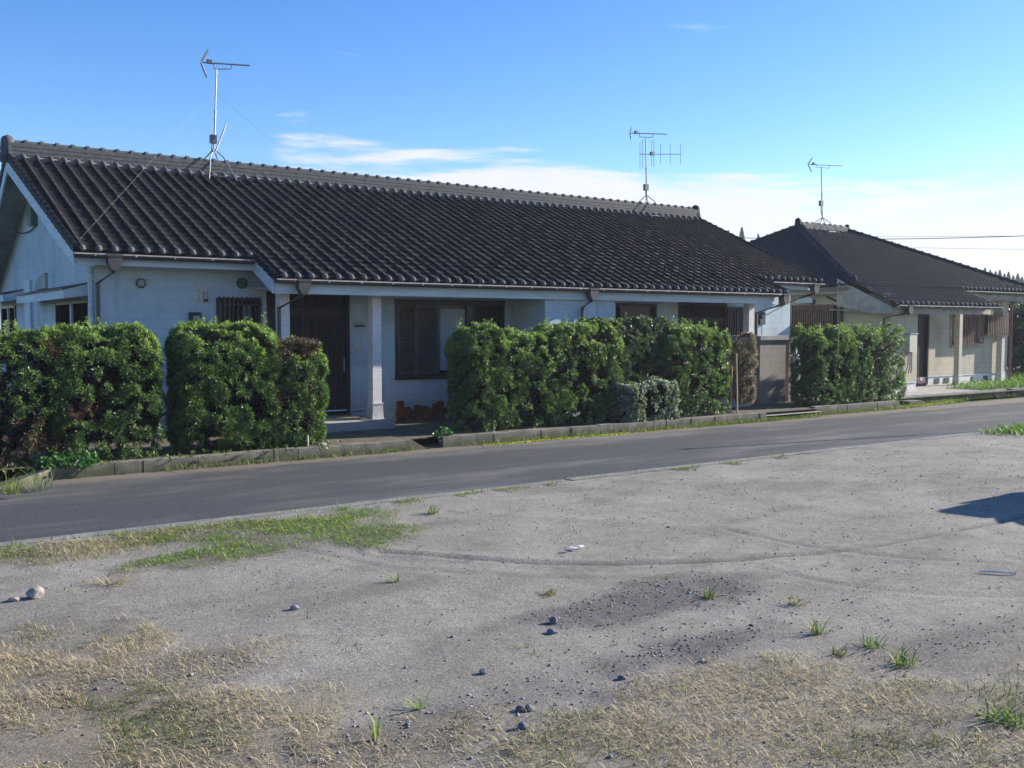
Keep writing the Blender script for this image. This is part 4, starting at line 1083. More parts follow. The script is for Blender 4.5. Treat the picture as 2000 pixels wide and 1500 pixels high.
wire('lowest overhead line, faint and well below the other two', ((1700, 482, 46.0), (2200, 488, 32.0), .010), .05)

# ================================================================== small things round the house
# clay slabs leaning on the foundation
pb = onz(770, 832, .16)
for k, (u, h, w) in enumerate(((783, .40, .13), (796, .27, .15), (806, .20, .12), (818, .30, .13), (832, .27, .13), (842, .22, .12), (853, .32, .12), (862, .36, .12))):
    x = ony(u, 800, YW - .12).x; mb = MB(); M4 = Matrix.Translation((x, YW - .10, .157)) @ Matrix.Rotation(random.uniform(-.04, .04), 4, 'Y') @ Matrix.Rotation(-.06, 4, 'X')
    t = .045; mb.prism([M4 @ Vector((-w / 2, -t, 0)), M4 @ Vector((w / 2, -t, 0)), M4 @ Vector((w / 2, -t, h - .02)), M4 @ Vector((w / 2 - .02, -t, h)), M4 @ Vector((-w / 2 + .02, -t, h)), M4 @ Vector((-w / 2, -t, h - .02))], (0, t * 1.6, 0))
    o = mb.build('clay_slab', M['terracotta'], at=(x, YW - .1, .157))
    tag(o, 'tallest orange clay slab, first of the row beside the porch pillar' if k == 0 else 'orange clay slab leaning in the row against the house foundation under the window', 'brick', 'clay slabs leaning on the foundation')
# concrete enclosure with cap, gas cylinder inside
PX, PYY = onz(1533, 786, .10).x, 15.9
en = empty('block_enclosure', 'stained concrete block shelter with a pale cap beside the right end of the long house', 'shelter', (0, 0, 0))
ex0 = ony(1484, 720, PYY).x; ex1 = ony(1534, 720, PYY).x
mb = MB(); mb.box(ex0, ex1, PYY, PYY + .15, .0, 1.70); mb.box(ex1 - .13, ex1 - .002, PYY + .15, PYY + .35, .0, 1.70); mb.box(ex0, ex0 + .12, PYY + .15, 17.15, .0, 1.70); mb.build('panel', M['enclosure'], en)
mb = MB(); mb.box(ex0 - .05, ex1 + .55, PYY - .06, 17.18, 1.701, 1.80); mb.build('cap_slab', M['slab'], en)
mb = MB(); mb.box(ex1 + .38, ex1 + .50, PYY + .2, PYY + .35, .0, 1.70); mb.build('post', M['enclosure'], en)
gx = ony(1546, 700, 16.5).x
gc = empty('gas_cylinder', 'white gas cylinder half hidden behind the block shelter', 'gas cylinder', (gx, 16.45, .12))
MB().lathe([(.16, 0), (.18, .03), (.18, 1.05), (.15, 1.17), (.07, 1.23), (.05, 1.25)], 20).build('body', M['white_tank'], gc, smooth=True)
mb = MB(); mb.lathe([(.095, 1.22), (.095, 1.38), (.085, 1.38), (.085, 1.22)], 14); mb.build('valve_guard', M['plastic_grey'], gc, smooth=True)
mb = MB(); mb.lathe([(.03, 1.24), (.03, 1.34), (.045, 1.34), (.045, 1.36)], 10); mb.build('valve', M['metal'], gc)
# stakes
def stake(label, u, v0, v1, Y, r, mat='stake_wood', lean=0.0):
    b = ony(u, v0, Y); t = ony(u + lean, v1, Y); b.z = .1; mb = MB(); mb.tube([b, b.lerp(t, .5) + Vector((.004, 0, 0)), t], [r, r, r * .85], 7); tag(mb.build('garden_stake', M[mat], at=tuple(b)), label, 'stake')
stake('thicker wooden stake beside the dead shrub at the kerb', 1440, 805, 690, 14.4, .02, lean=-2)
stake('thin wooden stake standing left of the thicker one by the dead shrub', 1427, 803, 715, 14.45, .014, lean=3)
stake('short pale stake at the kerb below the right end of the left hedge', 601, 875, 850, 14.22, .014, 'white_tank')
def rock(name, label, cat, u, v, z, s, mat, seed, zs=.7, n=3, group=None):
    import bmesh
    p = onz(u, v, z); bm = bmesh.new(); bmesh.ops.create_icosphere(bm, subdivisions=n, radius=1.0); r = random.Random(seed)
    ph = [(Vector((r.uniform(-1, 1), r.uniform(-1, 1), r.uniform(-1, 1))).normalized(), r.uniform(.6, .95)) for _ in range(9)]
    for vt in bm.verts:
        d = vt.co.normalized(); k = 1.0
        for q, c in ph: 
            w = d.dot(q)
            if w > c: k = min(k, c / w)
        vt.co = Vector((d.x * k * s * 1.15, d.y * k * s, d.z * k * s * zs)) * (1 + r.uniform(-.02, .02))
    me = bpy.data.meshes.new(name); bm.to_mesh(me); bm.free(); me.materials.append(M[mat]); o = bpy.data.objects.new(name, me); link(o); o.location = (p.x, p.y, z + s * zs * .6)
    return tag(o, label, cat, group)
def LZ(x, y): return float(lot_z(np.array([[x]]), np.array([[y]]))[0, 0])
def rockg(name, label, cat, u, v, s, mat, seed, zs=.7):
    p = onz(u, v, .03); return rock(name, label, cat, u, v, LZ(p.x, p.y), s, mat, seed, zs)
rockg('stone', 'big pale stone at the left edge of the dirt lot', 'stone', 67, 1168, .06, 'stone', 1, .95)
rockg('stone', 'smaller pale stone lying left of the big pale one', 'stone', 28, 1174, .036, 'stone', 2, .6)
rockg('stone', 'lone dark round stone in the middle of the bare dirt', 'stone', 944, 1316, .022, 'stone_dark', 3, .9)
rockg('stone', 'dark stone, left one of the touching pair above the dry grass', 'stone', 1018, 1389, .028, 'stone_dark', 4, .7)
rockg('stone', 'dark stone, right one of the touching pair above the dry grass', 'stone', 1034, 1388, .027, 'stone_dark', 5, .8)
rockg('stone', 'dark flat stone on the dirt between the gravel and the dry grass', 'stone', 1215, 1326, .027, 'stone_dark', 6, .5)
rockg('stone', 'dark stone beside a wisp on the left of the bare dirt', 'stone', 575, 1190, .032, 'stone_dark', 7, .6)
rockg('stone', 'dark upright clod behind the small pair near the gravel patch', 'stone', 1081, 1218, .03, 'stone_dark', 8, 1.0)
rockg('stone', 'dark clod, wide one in front of the upright clod near the gravel', 'stone', 1078, 1237, .035, 'stone_dark', 9, .55)
rockg('stone', 'grey stone at the dry grass edge in front of the dark pair', 'stone', 1022, 1422, .026, 'stone_dark', 10, .7)
rock('stone', 'pale stone on the kerb at the foot of the left hedge', 'stone', 631, 871, .17, .055, 'stone', 21, .7)
p = onz(1948, 1118, .04); mb = MB(); q0, q1 = onz(1913, 1116, .05), onz(1984, 1119, .05)
mb.tube([q0, q0.lerp(q1, .3) + Vector((0, .012, .004)), q0.lerp(q1, .6) + Vector((0, -.010, .002)), q1], [.008, .011, .008, .009], 9)
tag(mb.build('pale_stick', M['white_tank'], at=tuple(p), smooth=True), 'short white stick lying on the dirt at the right', 'stick')
mb = MB(); q = onz(1122, 1072, .04)
for k in range(4): 
    a = q + Vector((random.uniform(-.11, .11), random.uniform(-.07, .07), .012)); mb.box(-.03, .03, -.02, .02, -.002, .002, Matrix.Translation(a) @ Matrix.Rotation(random.uniform(0, 6), 4, 'Z') @ Matrix.Rotation(random.uniform(-.3, .3), 4, 'X'))
tag(mb.build('paper_scraps', M['white_tank'], at=tuple(q)), 'flattened pale scraps of paper on the dirt lot', 'litter')
# low metal fence behind the left hedge
fx = [ony(u, 650, 15.6).x for u in (74, 86, 99)]
fn = empty('metal_fence', 'thin white metal pickets showing above the left hedge', 'fence', (fx[1], 15.6, .15))
for x in fx: MB().tube([(x - fx[1], 0, 0), (x - fx[1], 0, 1.78)], .012, 6).build('picket', M['white_tank'], fn)
MB().tube([(fx[0] - fx[1] - .4, 0, 1.2), (fx[2] - fx[1] + .4, 0, 1.2)], .012, 6).build('rail', M['white_tank'], fn)

# ================================================================== leaves
def rosettes(P, N, L, W, k, cols, r):
    """P,N (n,3): each point gets k narrow leaves fanned round N; returns verts, quads, colours"""
    n = len(P); N = N / np.linalg.norm(N, axis=1, keepdims=True)
    T = np.cross(N, r.normal(size=(n, 3))); T /= np.linalg.norm(T, axis=1, keepdims=True); B = np.cross(N, T)
    V = np.empty((n, k, 4, 3), np.float32)
    ph = r.uniform(0, 6.28, n)
    Ls = np.broadcast_to(np.asarray(L, float), (n,)) if np.ndim(L) else np.full(n, L)
    for j in range(k):
        a = ph + 2 * math.pi * j / k + r.normal(0, .3, n); el = r.uniform(.2, 1.2, n)
        dirv = (T * np.cos(a)[:, None] + B * np.sin(a)[:, None]) * np.cos(el)[:, None] + N * np.sin(el)[:, None]
        s = np.cross(dirv, N); s /= np.linalg.norm(s, axis=1, keepdims=True) + 1e-6
        l = (Ls * r.uniform(.7, 1.2, n))[:, None]; w = (W * r.uniform(.8, 1.2, n))[:, None]
        droop = -np.array([0, 0, 1.0]) * l * .12
        V[:, j, 0] = P; V[:, j, 1] = P + dirv * l * .55 + s * w; V[:, j, 2] = P + dirv * l + droop; V[:, j, 3] = P + dirv * l * .55 - s * w
    idx = np.arange(n * k * 4).reshape(-1, 4)
    C = np.repeat(cols, k * 4, axis=0)
    C = C * r.uniform(.8, 1.2, (n * k, 1)).repeat(4, axis=0)
    return V.reshape(-1, 3), idx, C
PAL = {'green': ((.034, .072, .022), (.10, .178, .048), (.30, .41, .12)), 'deep': ((.024, .048, .025), (.058, .098, .045), (.17, .22, .10)),
       'brown': ((.06, .035, .026), (.11, .06, .045), (.16, .10, .07)), 'grey': ((.17, .125, .115), (.29, .22, .20), (.38, .31, .28)),
       'silver': ((.06, .10, .06), (.22, .26, .20), (.55, .57, .52))}
def shrub(label, x0, x1, y0, y1, z0, z1, n, pal='green', brown=None, L=.072, W=.0066, seed=1, top_amp=.11, thin=.44, group=None, cat='shrub', shoots=8, ins=(-.04, -.04), base_open=.5, k=7, name='hedge_shrub'):
    """clipped evergreen: leaf rosettes in a shell over a rounded block, stems below, dark filler inside"""
    n = int(n * 2.1); x0 += ins[0]; x1 -= ins[1]
    r = np.random.default_rng(seed); at = ((x0 + x1) / 2, (y0 + y1) / 2, z0)
    root = empty(name, label, cat, at, group)
    hx, hy = (x1 - x0) / 2, (y1 - y0) / 2; H = z1 - z0
    q = r.uniform(-1, 1, (n * 6, 3)); q[:, 2] = r.uniform(.03, 1.0, n * 6) * 2 - 1
    # super-ellipsoid shell
    pw = 8.0; rad = (np.abs(q) ** pw).sum(1) ** (1 / pw)
    q = q[(rad > .78) & (rad < 1.0) | (r.random(len(q)) < .04)]
    q = q[:n * 2]
    rad = (np.abs(q) ** pw).sum(1) ** (1 / pw); q = q / rad[:, None] * (1 - np.abs(r.normal(0, .06, len(q))))[:, None]
    X = at[0] + q[:, 0] * hx; Y = at[1] + q[:, 1] * hy; Zn = (q[:, 2] + 1) / 2
    lump = fbm(X * 4.2 + 9 * seed, Zn * H * 4.2 + Y * 3.0, 4, seed) - .5
    top = 1 + top_amp * 2.2 * (fbm(X * 2.3, Y * 2.3, 3, seed + 3) - .5)
    Z = z0 + Zn * H * top
    nx = np.sign(q[:, 0]) * np.abs(q[:, 0]) ** 4 / hx; ny = np.sign(q[:, 1]) * np.abs(q[:, 1]) ** 4 / hy; nzv = np.sign(q[:, 2]) * np.abs(q[:, 2]) ** 4 / (H / 2)
    N = np.stack([nx, ny, nzv], 1); N /= np.linalg.norm(N, axis=1, keepdims=True) + 1e-6
    P = np.stack([X, Y, Z], 1) + N * (lump * .13)[:, None]
    # gaps: thin where noise is low, and towards the feet
    g = fbm(X * 8 + 31, Z * 8 + Y * 6, 3, seed + 7)
    keep = (g > thin) & ((Zn > .16) | (r.random(len(P)) > base_open)) & (N[:, 2] > -.85)
    P, N, Zn, lump = P[keep], N[keep], Zn[keep], lump[keep]
    P, N, Zn, lump = P[:n], N[:n], Zn[:n], lump[:n]
    N = N + np.array([0, 0, .75]) + r.normal(0, .5, N.shape)
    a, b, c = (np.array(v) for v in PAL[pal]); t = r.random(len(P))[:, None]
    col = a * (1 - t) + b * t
    young_lit = ((Zn > .80) & (r.random(len(P)) < .6)) | (r.random(len(P)) < .2)  # new growth, with sunlit tops put into the leaf colour too
    col[young_lit] = col[young_lit] * .3 + c * .7
    hue = fbm(P[:, 0] * 1.8, P[:, 2] * 1.8, 3, seed + 20)[:, None]; col = col * (.75 + .5 * hue)
    if brown is not None:
        bm_ = np.zeros(len(P), bool)
        for bx, bz, br in brown: bm_ |= (np.hypot((P[:, 0] - bx), (P[:, 2] - bz)) + (fbm(P[:, 0] * 4, P[:, 2] * 4, 3, 91) - .5) * .5 < br)
        bm_ &= r.random(len(P)) < .8
        a2, b2, c2_ = (np.array(v) for v in PAL['brown']); tt = r.random(len(P))[:, None]; col[bm_] = (a2 * (1 - tt) + b2 * tt)[bm_]
    V, F, C = rosettes(P, N, L, W, k, col, r)
    # twig-brown rosettes inside, added dark to block light and deepen the gaps
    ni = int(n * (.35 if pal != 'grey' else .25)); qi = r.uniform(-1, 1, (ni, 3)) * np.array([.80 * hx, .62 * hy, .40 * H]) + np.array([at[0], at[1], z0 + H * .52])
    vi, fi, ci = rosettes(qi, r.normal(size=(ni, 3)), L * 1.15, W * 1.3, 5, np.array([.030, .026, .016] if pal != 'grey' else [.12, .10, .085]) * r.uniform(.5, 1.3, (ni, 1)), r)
    F = np.concatenate([F, fi + len(V)]); V = np.concatenate([V, vi]); C = np.concatenate([C, ci])
    # leading shoots at the top
    if shoots:
        sv, sn, scol = [], [], []
        for _ in range(shoots):
            sx = r.uniform(x0 + .1, x1 - .1); sy = r.uniform(y0 + .1, y1 - .1); hh = r.uniform(.10, .30)
            zb = z0 + H * .97
            for j in range(int(hh / .03)):
                sv.append((sx + r.normal(0, .02), sy + r.normal(0, .02), zb + j * .03)); sn.append((r.normal(0, .2), r.normal(0, .2), 1)); scol.append(c * r.uniform(.6, 1.1) if pal not in ('brown', 'grey') else b)
        v2, f2_, c2_ = rosettes(np.array(sv), np.array(sn, float), L * .85, W, 6, np.array(scol), r)
        F = np.concatenate([F, f2_ + len(V)]); V = np.concatenate([V, v2]); C = np.concatenate([C, c2_])
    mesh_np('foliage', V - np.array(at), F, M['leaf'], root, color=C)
    # stems
    mb = MB(); ns = max(3, int((x1 - x0) / .28))
    for i in range(ns):
        sx = x0 + (x1 - x0) * (i + .5) / ns + r.uniform(-.06, .06); sy = at[1] + r.uniform(-.12, .12); p = Vector((sx, sy, z0 - .05)) - Vector(at)
        tipz = H * r.uniform(.6, .85); pts = [p]
        for j in range(1, 6): pts.append(p + Vector((r.normal(0, .03) * j, r.normal(0, .03) * j, tipz * j / 5)))
        mb.tube(pts, [.032, .028, .024, .02, .014, .008], 6)
        for j in range(5):
            b0 = pts[r.integers(1, 5)]; e = b0 + Vector((r.uniform(-.35, .35), r.uniform(-.3, .3), r.uniform(.1, .45))); e.x = min(max(e.x, -hx * .9), hx * .9); e.y = min(max(e.y, -hy * .9), hy * .9)
            mb.tube([b0, b0.lerp(e, .5) + Vector((0, 0, .03)), e], [.012, .008, .004], 5)
    mb.build('stem', M['bark'], root)
    return root
HG = 'clipped hedge shrubs'
zb = .15
def hz_(u, v, Y): return ony(u, v, Y).z
def hx_(u, Y=14.45): return ony(u, 700, Y).x
SH = []
shrub('green hedge shrub with browned lower leaves at the far left edge', 1.3, hx_(118), 14.3, 15.2, zb, 1.95, 3600, 'green', brown=[(2.2, .55, .35), (2.5, .4, .3), (2.75, 1.75, .12)], seed=3, group=HG, base_open=.4)
shrub('broad green hedge shrub below the left corner of the long house', hx_(108), hx_(319), 14.3, 15.2, zb, 1.97, 4600, 'green', brown=[(3.0, .9, .2)], seed=4, group=HG, base_open=.75, top_amp=.1, ins=(-.04, .05))
shrub('broad green hedge shrub standing under the barred window', hx_(322, 15.0), hx_(540), 14.3, 15.2, zb, 2.02, 5000, 'green', seed=5, group=HG, base_open=.35, ins=(.05, -.04))
shrub('rounded hedge shrub with a browned top left of the porch steps', hx_(522), hx_(640), 14.3, 15.15, zb, 1.80, 3200, 'green', brown=[(5.95, 1.75, .28), (6.25, 1.85, .3), (5.75, 1.25, .18), (5.85, .85, .2)], seed=6, group=HG, base_open=.3, top_amp=.05, shoots=0, ins=(-.04, .07))
shrub('tall hedge shrub right of the clay slabs with two upright shoots', hx_(874, 15.15), hx_(985), 14.4, 15.3, zb, 1.98, 3400, 'green', seed=7, group=HG, base_open=.75, ins=(.05, -.04))
shrub('rounded green hedge shrub second along the wide middle hedge', hx_(970), hx_(1100), 14.4, 15.3, zb, 1.88, 3600, 'green', seed=8, group=HG, base_open=.75, top_amp=.1)
shrub('green hedge shrub below the sunlit bay wall', hx_(1088), hx_(1215), 14.4, 15.3, zb, 2.02, 3600, 'green', seed=9, group=HG, base_open=.65)
shrub('darker small-leaved hedge shrub poking highest in the middle hedge', hx_(1150, 14.9), hx_(1320, 14.9), 14.65, 15.5, zb, 2.15, 4200, 'deep', seed=10, group=HG, L=.055, W=.014, top_amp=.08, shoots=5, base_open=.3)
shrub('bright hedge shrub with tall shoots below the right porch doors', hx_(1310), hx_(1432), 14.4, 15.3, zb, 2.0, 3600, 'green', seed=11, group=HG, base_open=.4, shoots=16, ins=(-.04, .06))
shrub('bushy deep green filler shrub behind the pale small-leaved bush', hx_(1210), hx_(1325), 14.55, 15.2, zb, 1.75, 3000, 'deep', seed=15, group=HG, base_open=.5, shoots=3)
shrub('small silvery bush spilling over the kerb in front of the hedge', hx_(1212, 14.3), hx_(1318, 14.3), 14.08, 14.7, .12, .92, 2600, 'silver', seed=12, L=.045, W=.014, top_amp=.3, shoots=0, base_open=0, name='small_leaved_bush', cat='bush')
shrub('dead brown leafless looking shrub at the right end of the middle hedge', hx_(1420, 15.1), hx_(1484), 14.5, 15.2,   .35, 1.80, 1150, 'grey', seed=13, L=.075, W=.005, top_amp=.25, shoots=0, thin=.45, name='dead_shrub', base_open=.2, ins=(.05, .05))
shrub('green hedge shrub nearest the block shelter by the far house', hx_(1546, 15.2), hx_(1662, 14.7), 14.5, 15.35, zb, 1.92, 3800, 'green', seed=16, group=HG, base_open=.3, top_amp=.2, shoots=16, ins=(.05, -.04))
shrub('green hedge shrub in front of the meter cabinet of the far house', hx_(1650, 14.7), hx_(1764, 14.7), 14.5, 15.35, zb, 1.92, 3800, 'green', seed=17, group=HG, base_open=.3, top_amp=.2, shoots=14, ins=(-.04, .06))
# low ivy-like plants
def ground_plant(name, label, cat, u0, u1, v, z, h, n, Y0, dy, seed, L=.06, W=.022, col=((.03, .10, .03), (.08, .19, .05)), k=5):
    r = np.random.default_rng(seed); a = ony(u0, v, Y0).x; b = ony(u1, v, Y0).x; at = ((a + b) / 2, Y0, z)
    P = np.stack([r.uniform(a, b, n), Y0 + r.normal(0, dy, n), z + np.abs(r.normal(0, h * .5, n))], 1); N = r.normal(0, .5, (n, 3)) + np.array([0, -.3, 1]); t = r.random((n, 1)); C = np.array(col[0]) * (1 - t) + np.array(col[1]) * t
    V, F, C2 = rosettes(P, N, L, W, k, C, r); root = mesh_np(name, V, F, M['leaf'], color=C2, at=at); return tag(root, label, cat)
ground_plant('trailing_vine', 'bright trailing ivy spilling over the kerb below the left hedge', 'vine', 78, 190, 905, .15, .12, 260, 14.12, .1, 41)
ground_plant('weed_plant', 'small leafy weed at the corner of the kerb by the driveway', 'weed', 850, 880, 850, .14, .12, 60, 14.2, .08, 42, .06, .016)
o = ground_plant('yard_weeds', None, None, -40, 640, 880, .155, .06, 500, 14.6, .35, 43, .05, .012, ((.05, .09, .02), (.12, .15, .03))); tag(o, kind='stuff')
# moss strips along the kerbs
def moss(label, pts, w, seed):
    r = np.random.default_rng(seed); mb = MB()
    for (xa, ya), (xb, yb) in zip(pts[:-1], pts[1:]):
        n = int(math.hypot(xb - xa, yb - ya) / .014)
        for k in range(n):
            t = k / n; s = w * r.uniform(.2, .8); mb.lathe([(s * .6, -.01), (s * .5, .006), (s * .3, .012), (.002, .014)], 6, Matrix.Translation((xa + (xb - xa) * t + r.normal(0, .03), ya + (yb - ya) * t + r.normal(0, w * .35), .004)))
    o = mb.build('moss', M['moss'], smooth=True); tag(o, label, None, kind='stuff')
moss('moss', [(9.3, 13.88), (12.7, 13.9)], .10, 1); moss('moss', [(22.3, 14.35), (25.2, 14.75)], .15, 2); moss('moss', [(12.8, 13.93), (16.6, 13.94)], .04, 3)

# ================================================================== grass, weeds, gravel
def blades(name, P, L, W, lean, c0, c1, seed, kind='stuff', extra=None):
    r = np.random.default_rng(seed); n = len(P); a = r.uniform(0, 6.283, n); ln = np.abs(r.normal(lean, min(lean * .5, .32), n)); l = L * r.uniform(.5, 1.25, n)
    d = np.stack([np.cos(a) * np.sin(ln), np.sin(a) * np.sin(ln), np.cos(ln)], 1); s = np.stack([-np.sin(a), np.cos(a), np.zeros(n)], 1) * (W * r.uniform(.7, 1.3, n))[:, None]
    d2 = d + np.stack([np.cos(a), np.sin(a), -.6 * np.ones(n)], 1) * .5; d2 /= np.linalg.norm(d2, axis=1, keepdims=True)
    m = P + d * (l * .55)[:, None]; tip = m + d2 * (l * .5)[:, None]
    V = np.stack([P - s, P + s, m + s * .8, m - s * .8, tip], 1).reshape(-1, 3); b = np.arange(n)[:, None] * 5
    Q = b + np.array([[0, 1, 2, 3]]); T = b + np.array([[3, 2, 4]]); t = r.random((n, 1)); C = (np.array(c0) * (1 - t) + np.array(c1) * t)
    if extra is not None: C = extra(P, C, r)
    C = np.repeat(C, 5, axis=0); C.reshape(n, 5, 3)[:, :2] *= .75
    o = mesh_np(name, V, [Q, T], M['grass'], color=C); return tag(o, kind=kind)
def scatter(mask, n, box, seed, power=1.0):
    r = np.random.default_rng(seed); x = r.uniform(box[0], box[1], n); y = r.uniform(box[2], box[3], n); m = mask(x[None], y[None])[0] ** power
    k = r.random(n) < m; x, y = x[k], y[k]; return np.stack([x, y, lot_z(x[None], y[None])[0] - .004], 1)
def mixgreen(frac):
    def f(P, C, r):
        g = (fbm(P[:, 0] * 1.5, P[:, 1] * 1.5, 3, 60) + r.normal(0, .12, len(P))) < frac
        C[g] = np.array([.12, .15, .035]) * r.uniform(.7, 1.3, (g.sum(), 1)); return C
    return f
def dm2(X, Y): return np.clip(dry_mask(X, Y), 0, 1) * sstep(.28, .48, fbm(X * 3.1, Y * 3.1, 4, 71))
P = scatter(dm2, 900000, (-3, 12, 1.2, 9.7), 21, 1.2)
blades('dry_grass', P, .066, .0019, 1.15, (.31, .24, .15), (.62, .52, .37), 22, extra=mixgreen(.29))
def gm2(X, Y): return np.clip(green_mask(X, Y), 0, 1) * (.2 + .8 * sstep(.33, .55, fbm(X * 2.7, Y * 2.7, 4, 72)))
P = scatter(gm2, 260000, (-2, 13, 6.0, 9.82), 23, 1.2)
def strawmix(P, C, r):
    g = (fbm(P[:, 0] * 1.1, P[:, 1] * 2.2, 3, 61) + r.normal(0, .1, len(P))) > .60
    C[g] = np.array([.30, .27, .12]) * r.uniform(.7, 1.3, (g.sum(), 1)); return C
blades('green_grass', P, .048, .0032, .9, (.11, .21, .025), (.25, .35, .055), 24, extra=strawmix)
# scattered tiny tufts over the dirt
r = np.random.default_rng(31); cx_ = r.uniform(-2, 19, 330); cy_ = r.uniform(2, 9.7, 330); PP = []
for a, b in zip(cx_, cy_):
    k = r.integers(3, 14); PP.append(np.stack([a + r.normal(0, .035, k), b + r.normal(0, .035, k), np.zeros(k)], 1))
PP = np.concatenate(PP); PP[:, 2] = lot_z(PP[None, :, 0], PP[None, :, 1])[0] - .004
blades('sparse_weeds', PP, .055, .003, .9, (.10, .16, .04), (.28, .25, .12), 32)
# weeds along kerb foot and edging
r = np.random.default_rng(33)
def line_pts(segs):
    o = []
    for x0, x1, y, sd, n in segs: o.append(np.stack([r.uniform(x0, x1, n), y + r.normal(0, sd, n), np.full(n, .0)], 1))
    return np.concatenate(o)
P = line_pts([(-2, 2.2, 13.55, .12, 420), (4, 8, 13.95, .04, 350), (9, 16.7, 13.96, .05, 1100), (14.5, 17.2, 13.97, .06, 700), (16.7, 18.6, 14.1, .12, 900), (18.7, 23, 14.22, .06, 900), (22.3, 25.5, 14.7, .15, 1100), (-2, 13, 9.83, .03, 500), (25, 29, 14.95, .06, 300)])
blades('kerb_weeds', P, .11, .004, .5, (.11, .17, .03), (.28, .30, .08), 34)
# lawn round the far house and the far verge of the lot
r = np.random.default_rng(35); n = 26000
P = np.stack([r.uniform(27.6, 50, n), 15.25 + r.random(n) ** 1.3 * 6, np.full(n, .15)], 1); P = P[(P[:, 1] > 17.9) & (P[:, 0] > 34) | (P[:, 1] < 17.2) & (P[:, 0] > 29.0 - .0 * P[:, 1]) | (P[:, 1] < 16.4) & (P[:, 0] > 27.6)]
blades('lawn_grass', P, .24, .011, .5, (.075, .16, .025), (.17, .28, .05), 36)
n = 9000; x = r.uniform(17.6, 27, n); y = 9.55 + r.normal(0, .22, n) + (x - 17.6) * .0; k = (r.random(n) < sstep(17.4, 19.3, x) * .9 + .06) & (y < 9.98) & (y > 9.0 + .0 * x)
P = np.stack([x, y, np.full(n, .03)], 1)[k]
blades('verge_grass', P, .17, .008, .6, (.09, .19, .03), (.20, .30, .06), 37)
# tall grass tuft at the left kerb end
def tuft(label, u, v, z, n, L, spread, seed, c0=(.10, .17, .04), c1=(.26, .30, .10), W=.004, lean=.55, name='grass_tuft'):
    p = onz(u, v, z); r = np.random.default_rng(seed)
    if z < .1 and p.y < 9.8: p.z = LZ(p.x, p.y)
    Pn = np.stack([p.x + r.normal(0, spread, n), p.y + r.normal(0, spread, n), np.full(n, p.z - .005)], 1); o = blades(name, Pn, L, W, lean, c0, c1, seed + 1, None)
    for vt in o.data.vertices: vt.co -= p
    o.location = p; return tag(o, label, 'grass tuft')
tuft('tall feathery grass tuft at the end of the left kerb', 82, 955, .02, 42, .40, .07, 51, (.09, .14, .05), (.20, .25, .11), .004, .45)
tuft('small grass tuft at the left frame edge beside the low kerb', 20, 965, .05, 45, .34, .08, 52, W=.006)
tuft('green grass tuft at the right end of the gravel patch', 1383, 1165, .03, 34, .15, .018, 53, W=.0042, lean=.9)
tuft('green grass tuft on the open dirt left of the gravel patch', 770, 1137, .03, 34, .11, .02, 54, lean=1.0)
tuft('yellowish grass tuft at the left end of the gravel patch', 1070, 1160, .03, 40, .10, .03, 55, (.16, .17, .05), (.32, .29, .12), lean=1.0)
tuft('grass tuft with pale tips right of the gravel, farthest of its scatter', 1555, 1178, .03, 32, .13, .02, 56, (.16, .18, .07), (.40, .37, .22), lean=.9)
tuft('green grass tuft right of the gravel with one long blade', 1597, 1235, .03, 34, .15, .022, 57, lean=.8)
tuft('bushy grass tuft among the right scatter above the dry grass', 1707, 1260, .03, 50, .13, .03, 58, lean=1.0)
tuft('wide green grass tuft closest to the right dry grass', 1765, 1295, .03, 60, .14, .04, 59, lean=1.0)
tuft('olive grass tuft left of the wide green one', 1637, 1275, .03, 38, .10, .025, 60, (.13, .14, .05), (.26, .24, .11), lean=1.0)
tuft('bright green grass tuft beside the road edging', 845, 1005, .03, 46, .14, .03, 61, lean=.7)
tuft('thin lime blade tuft at the front of the dirt', 824, 1383, .03, 12, .15, .008, 62, (.20, .30, .06), (.36, .42, .12), lean=1.1)
tuft('upright lime blades left of the front gravel', 733, 1448, .03, 9, .16, .008, 63, (.16, .26, .05), (.30, .36, .10), lean=.25)
tuft('straw coloured flattened tuft at the left of the dirt', 215, 1142, .03, 60, .22, .05, 64, (.30, .22, .12), (.48, .38, .22), lean=1.3)
tuft('green tuft inside the right corner of the dry grass', 1965, 1415, .03, 90, .13, .05, 65, (.08, .15, .03), (.15, .24, .05), lean=.9)
# pebbles
r = np.random.default_rng(77); n = 230000; x = r.uniform(-2.5, 17, n); y = r.uniform(1.6, 9.7, n); g = gravel_mask(x[None], y[None])[0]
k = r.random(n) < (.05 + .95 * g) * .38; x, y, g = x[k], y[k], g[k]; n = len(x); z = lot_z(x[None], y[None])[0]
oct_ = np.array([(1, 0, 0), (-1, 0, 0), (0, 1, 0), (0, -1, 0), (0, 0, 1), (0, 0, -1), (.65, .65, .3), (-.6, .6, .35), (.6, -.65, .35), (-.65, -.6, .3)])
tri = np.array([(4, 6, 7), (4, 7, 9), (4, 9, 8), (4, 8, 6), (6, 2, 7), (7, 1, 9), (9, 3, 8), (8, 0, 6), (2, 6, 0), (2, 1, 7), (1, 3, 9), (3, 0, 8), (5, 2, 0), (5, 1, 2), (5, 3, 1), (5, 0, 3)])
s = (.0035 + .0075 * r.random(n) ** 2.5 + .009 * (r.random(n) < .01))[:, None, None] * r.uniform(.7, 1.3, (n, 10, 1)); a = r.uniform(0, 6.28, n); ca, sa = np.cos(a)[:, None], np.sin(a)[:, None]
V = oct_[None] * s; V = np.stack([V[..., 0] * ca - V[..., 1] * sa, V[..., 0] * sa + V[..., 1] * ca, V[..., 2] * .75], -1) + np.stack([x, y, z + .002], 1)[:, None]
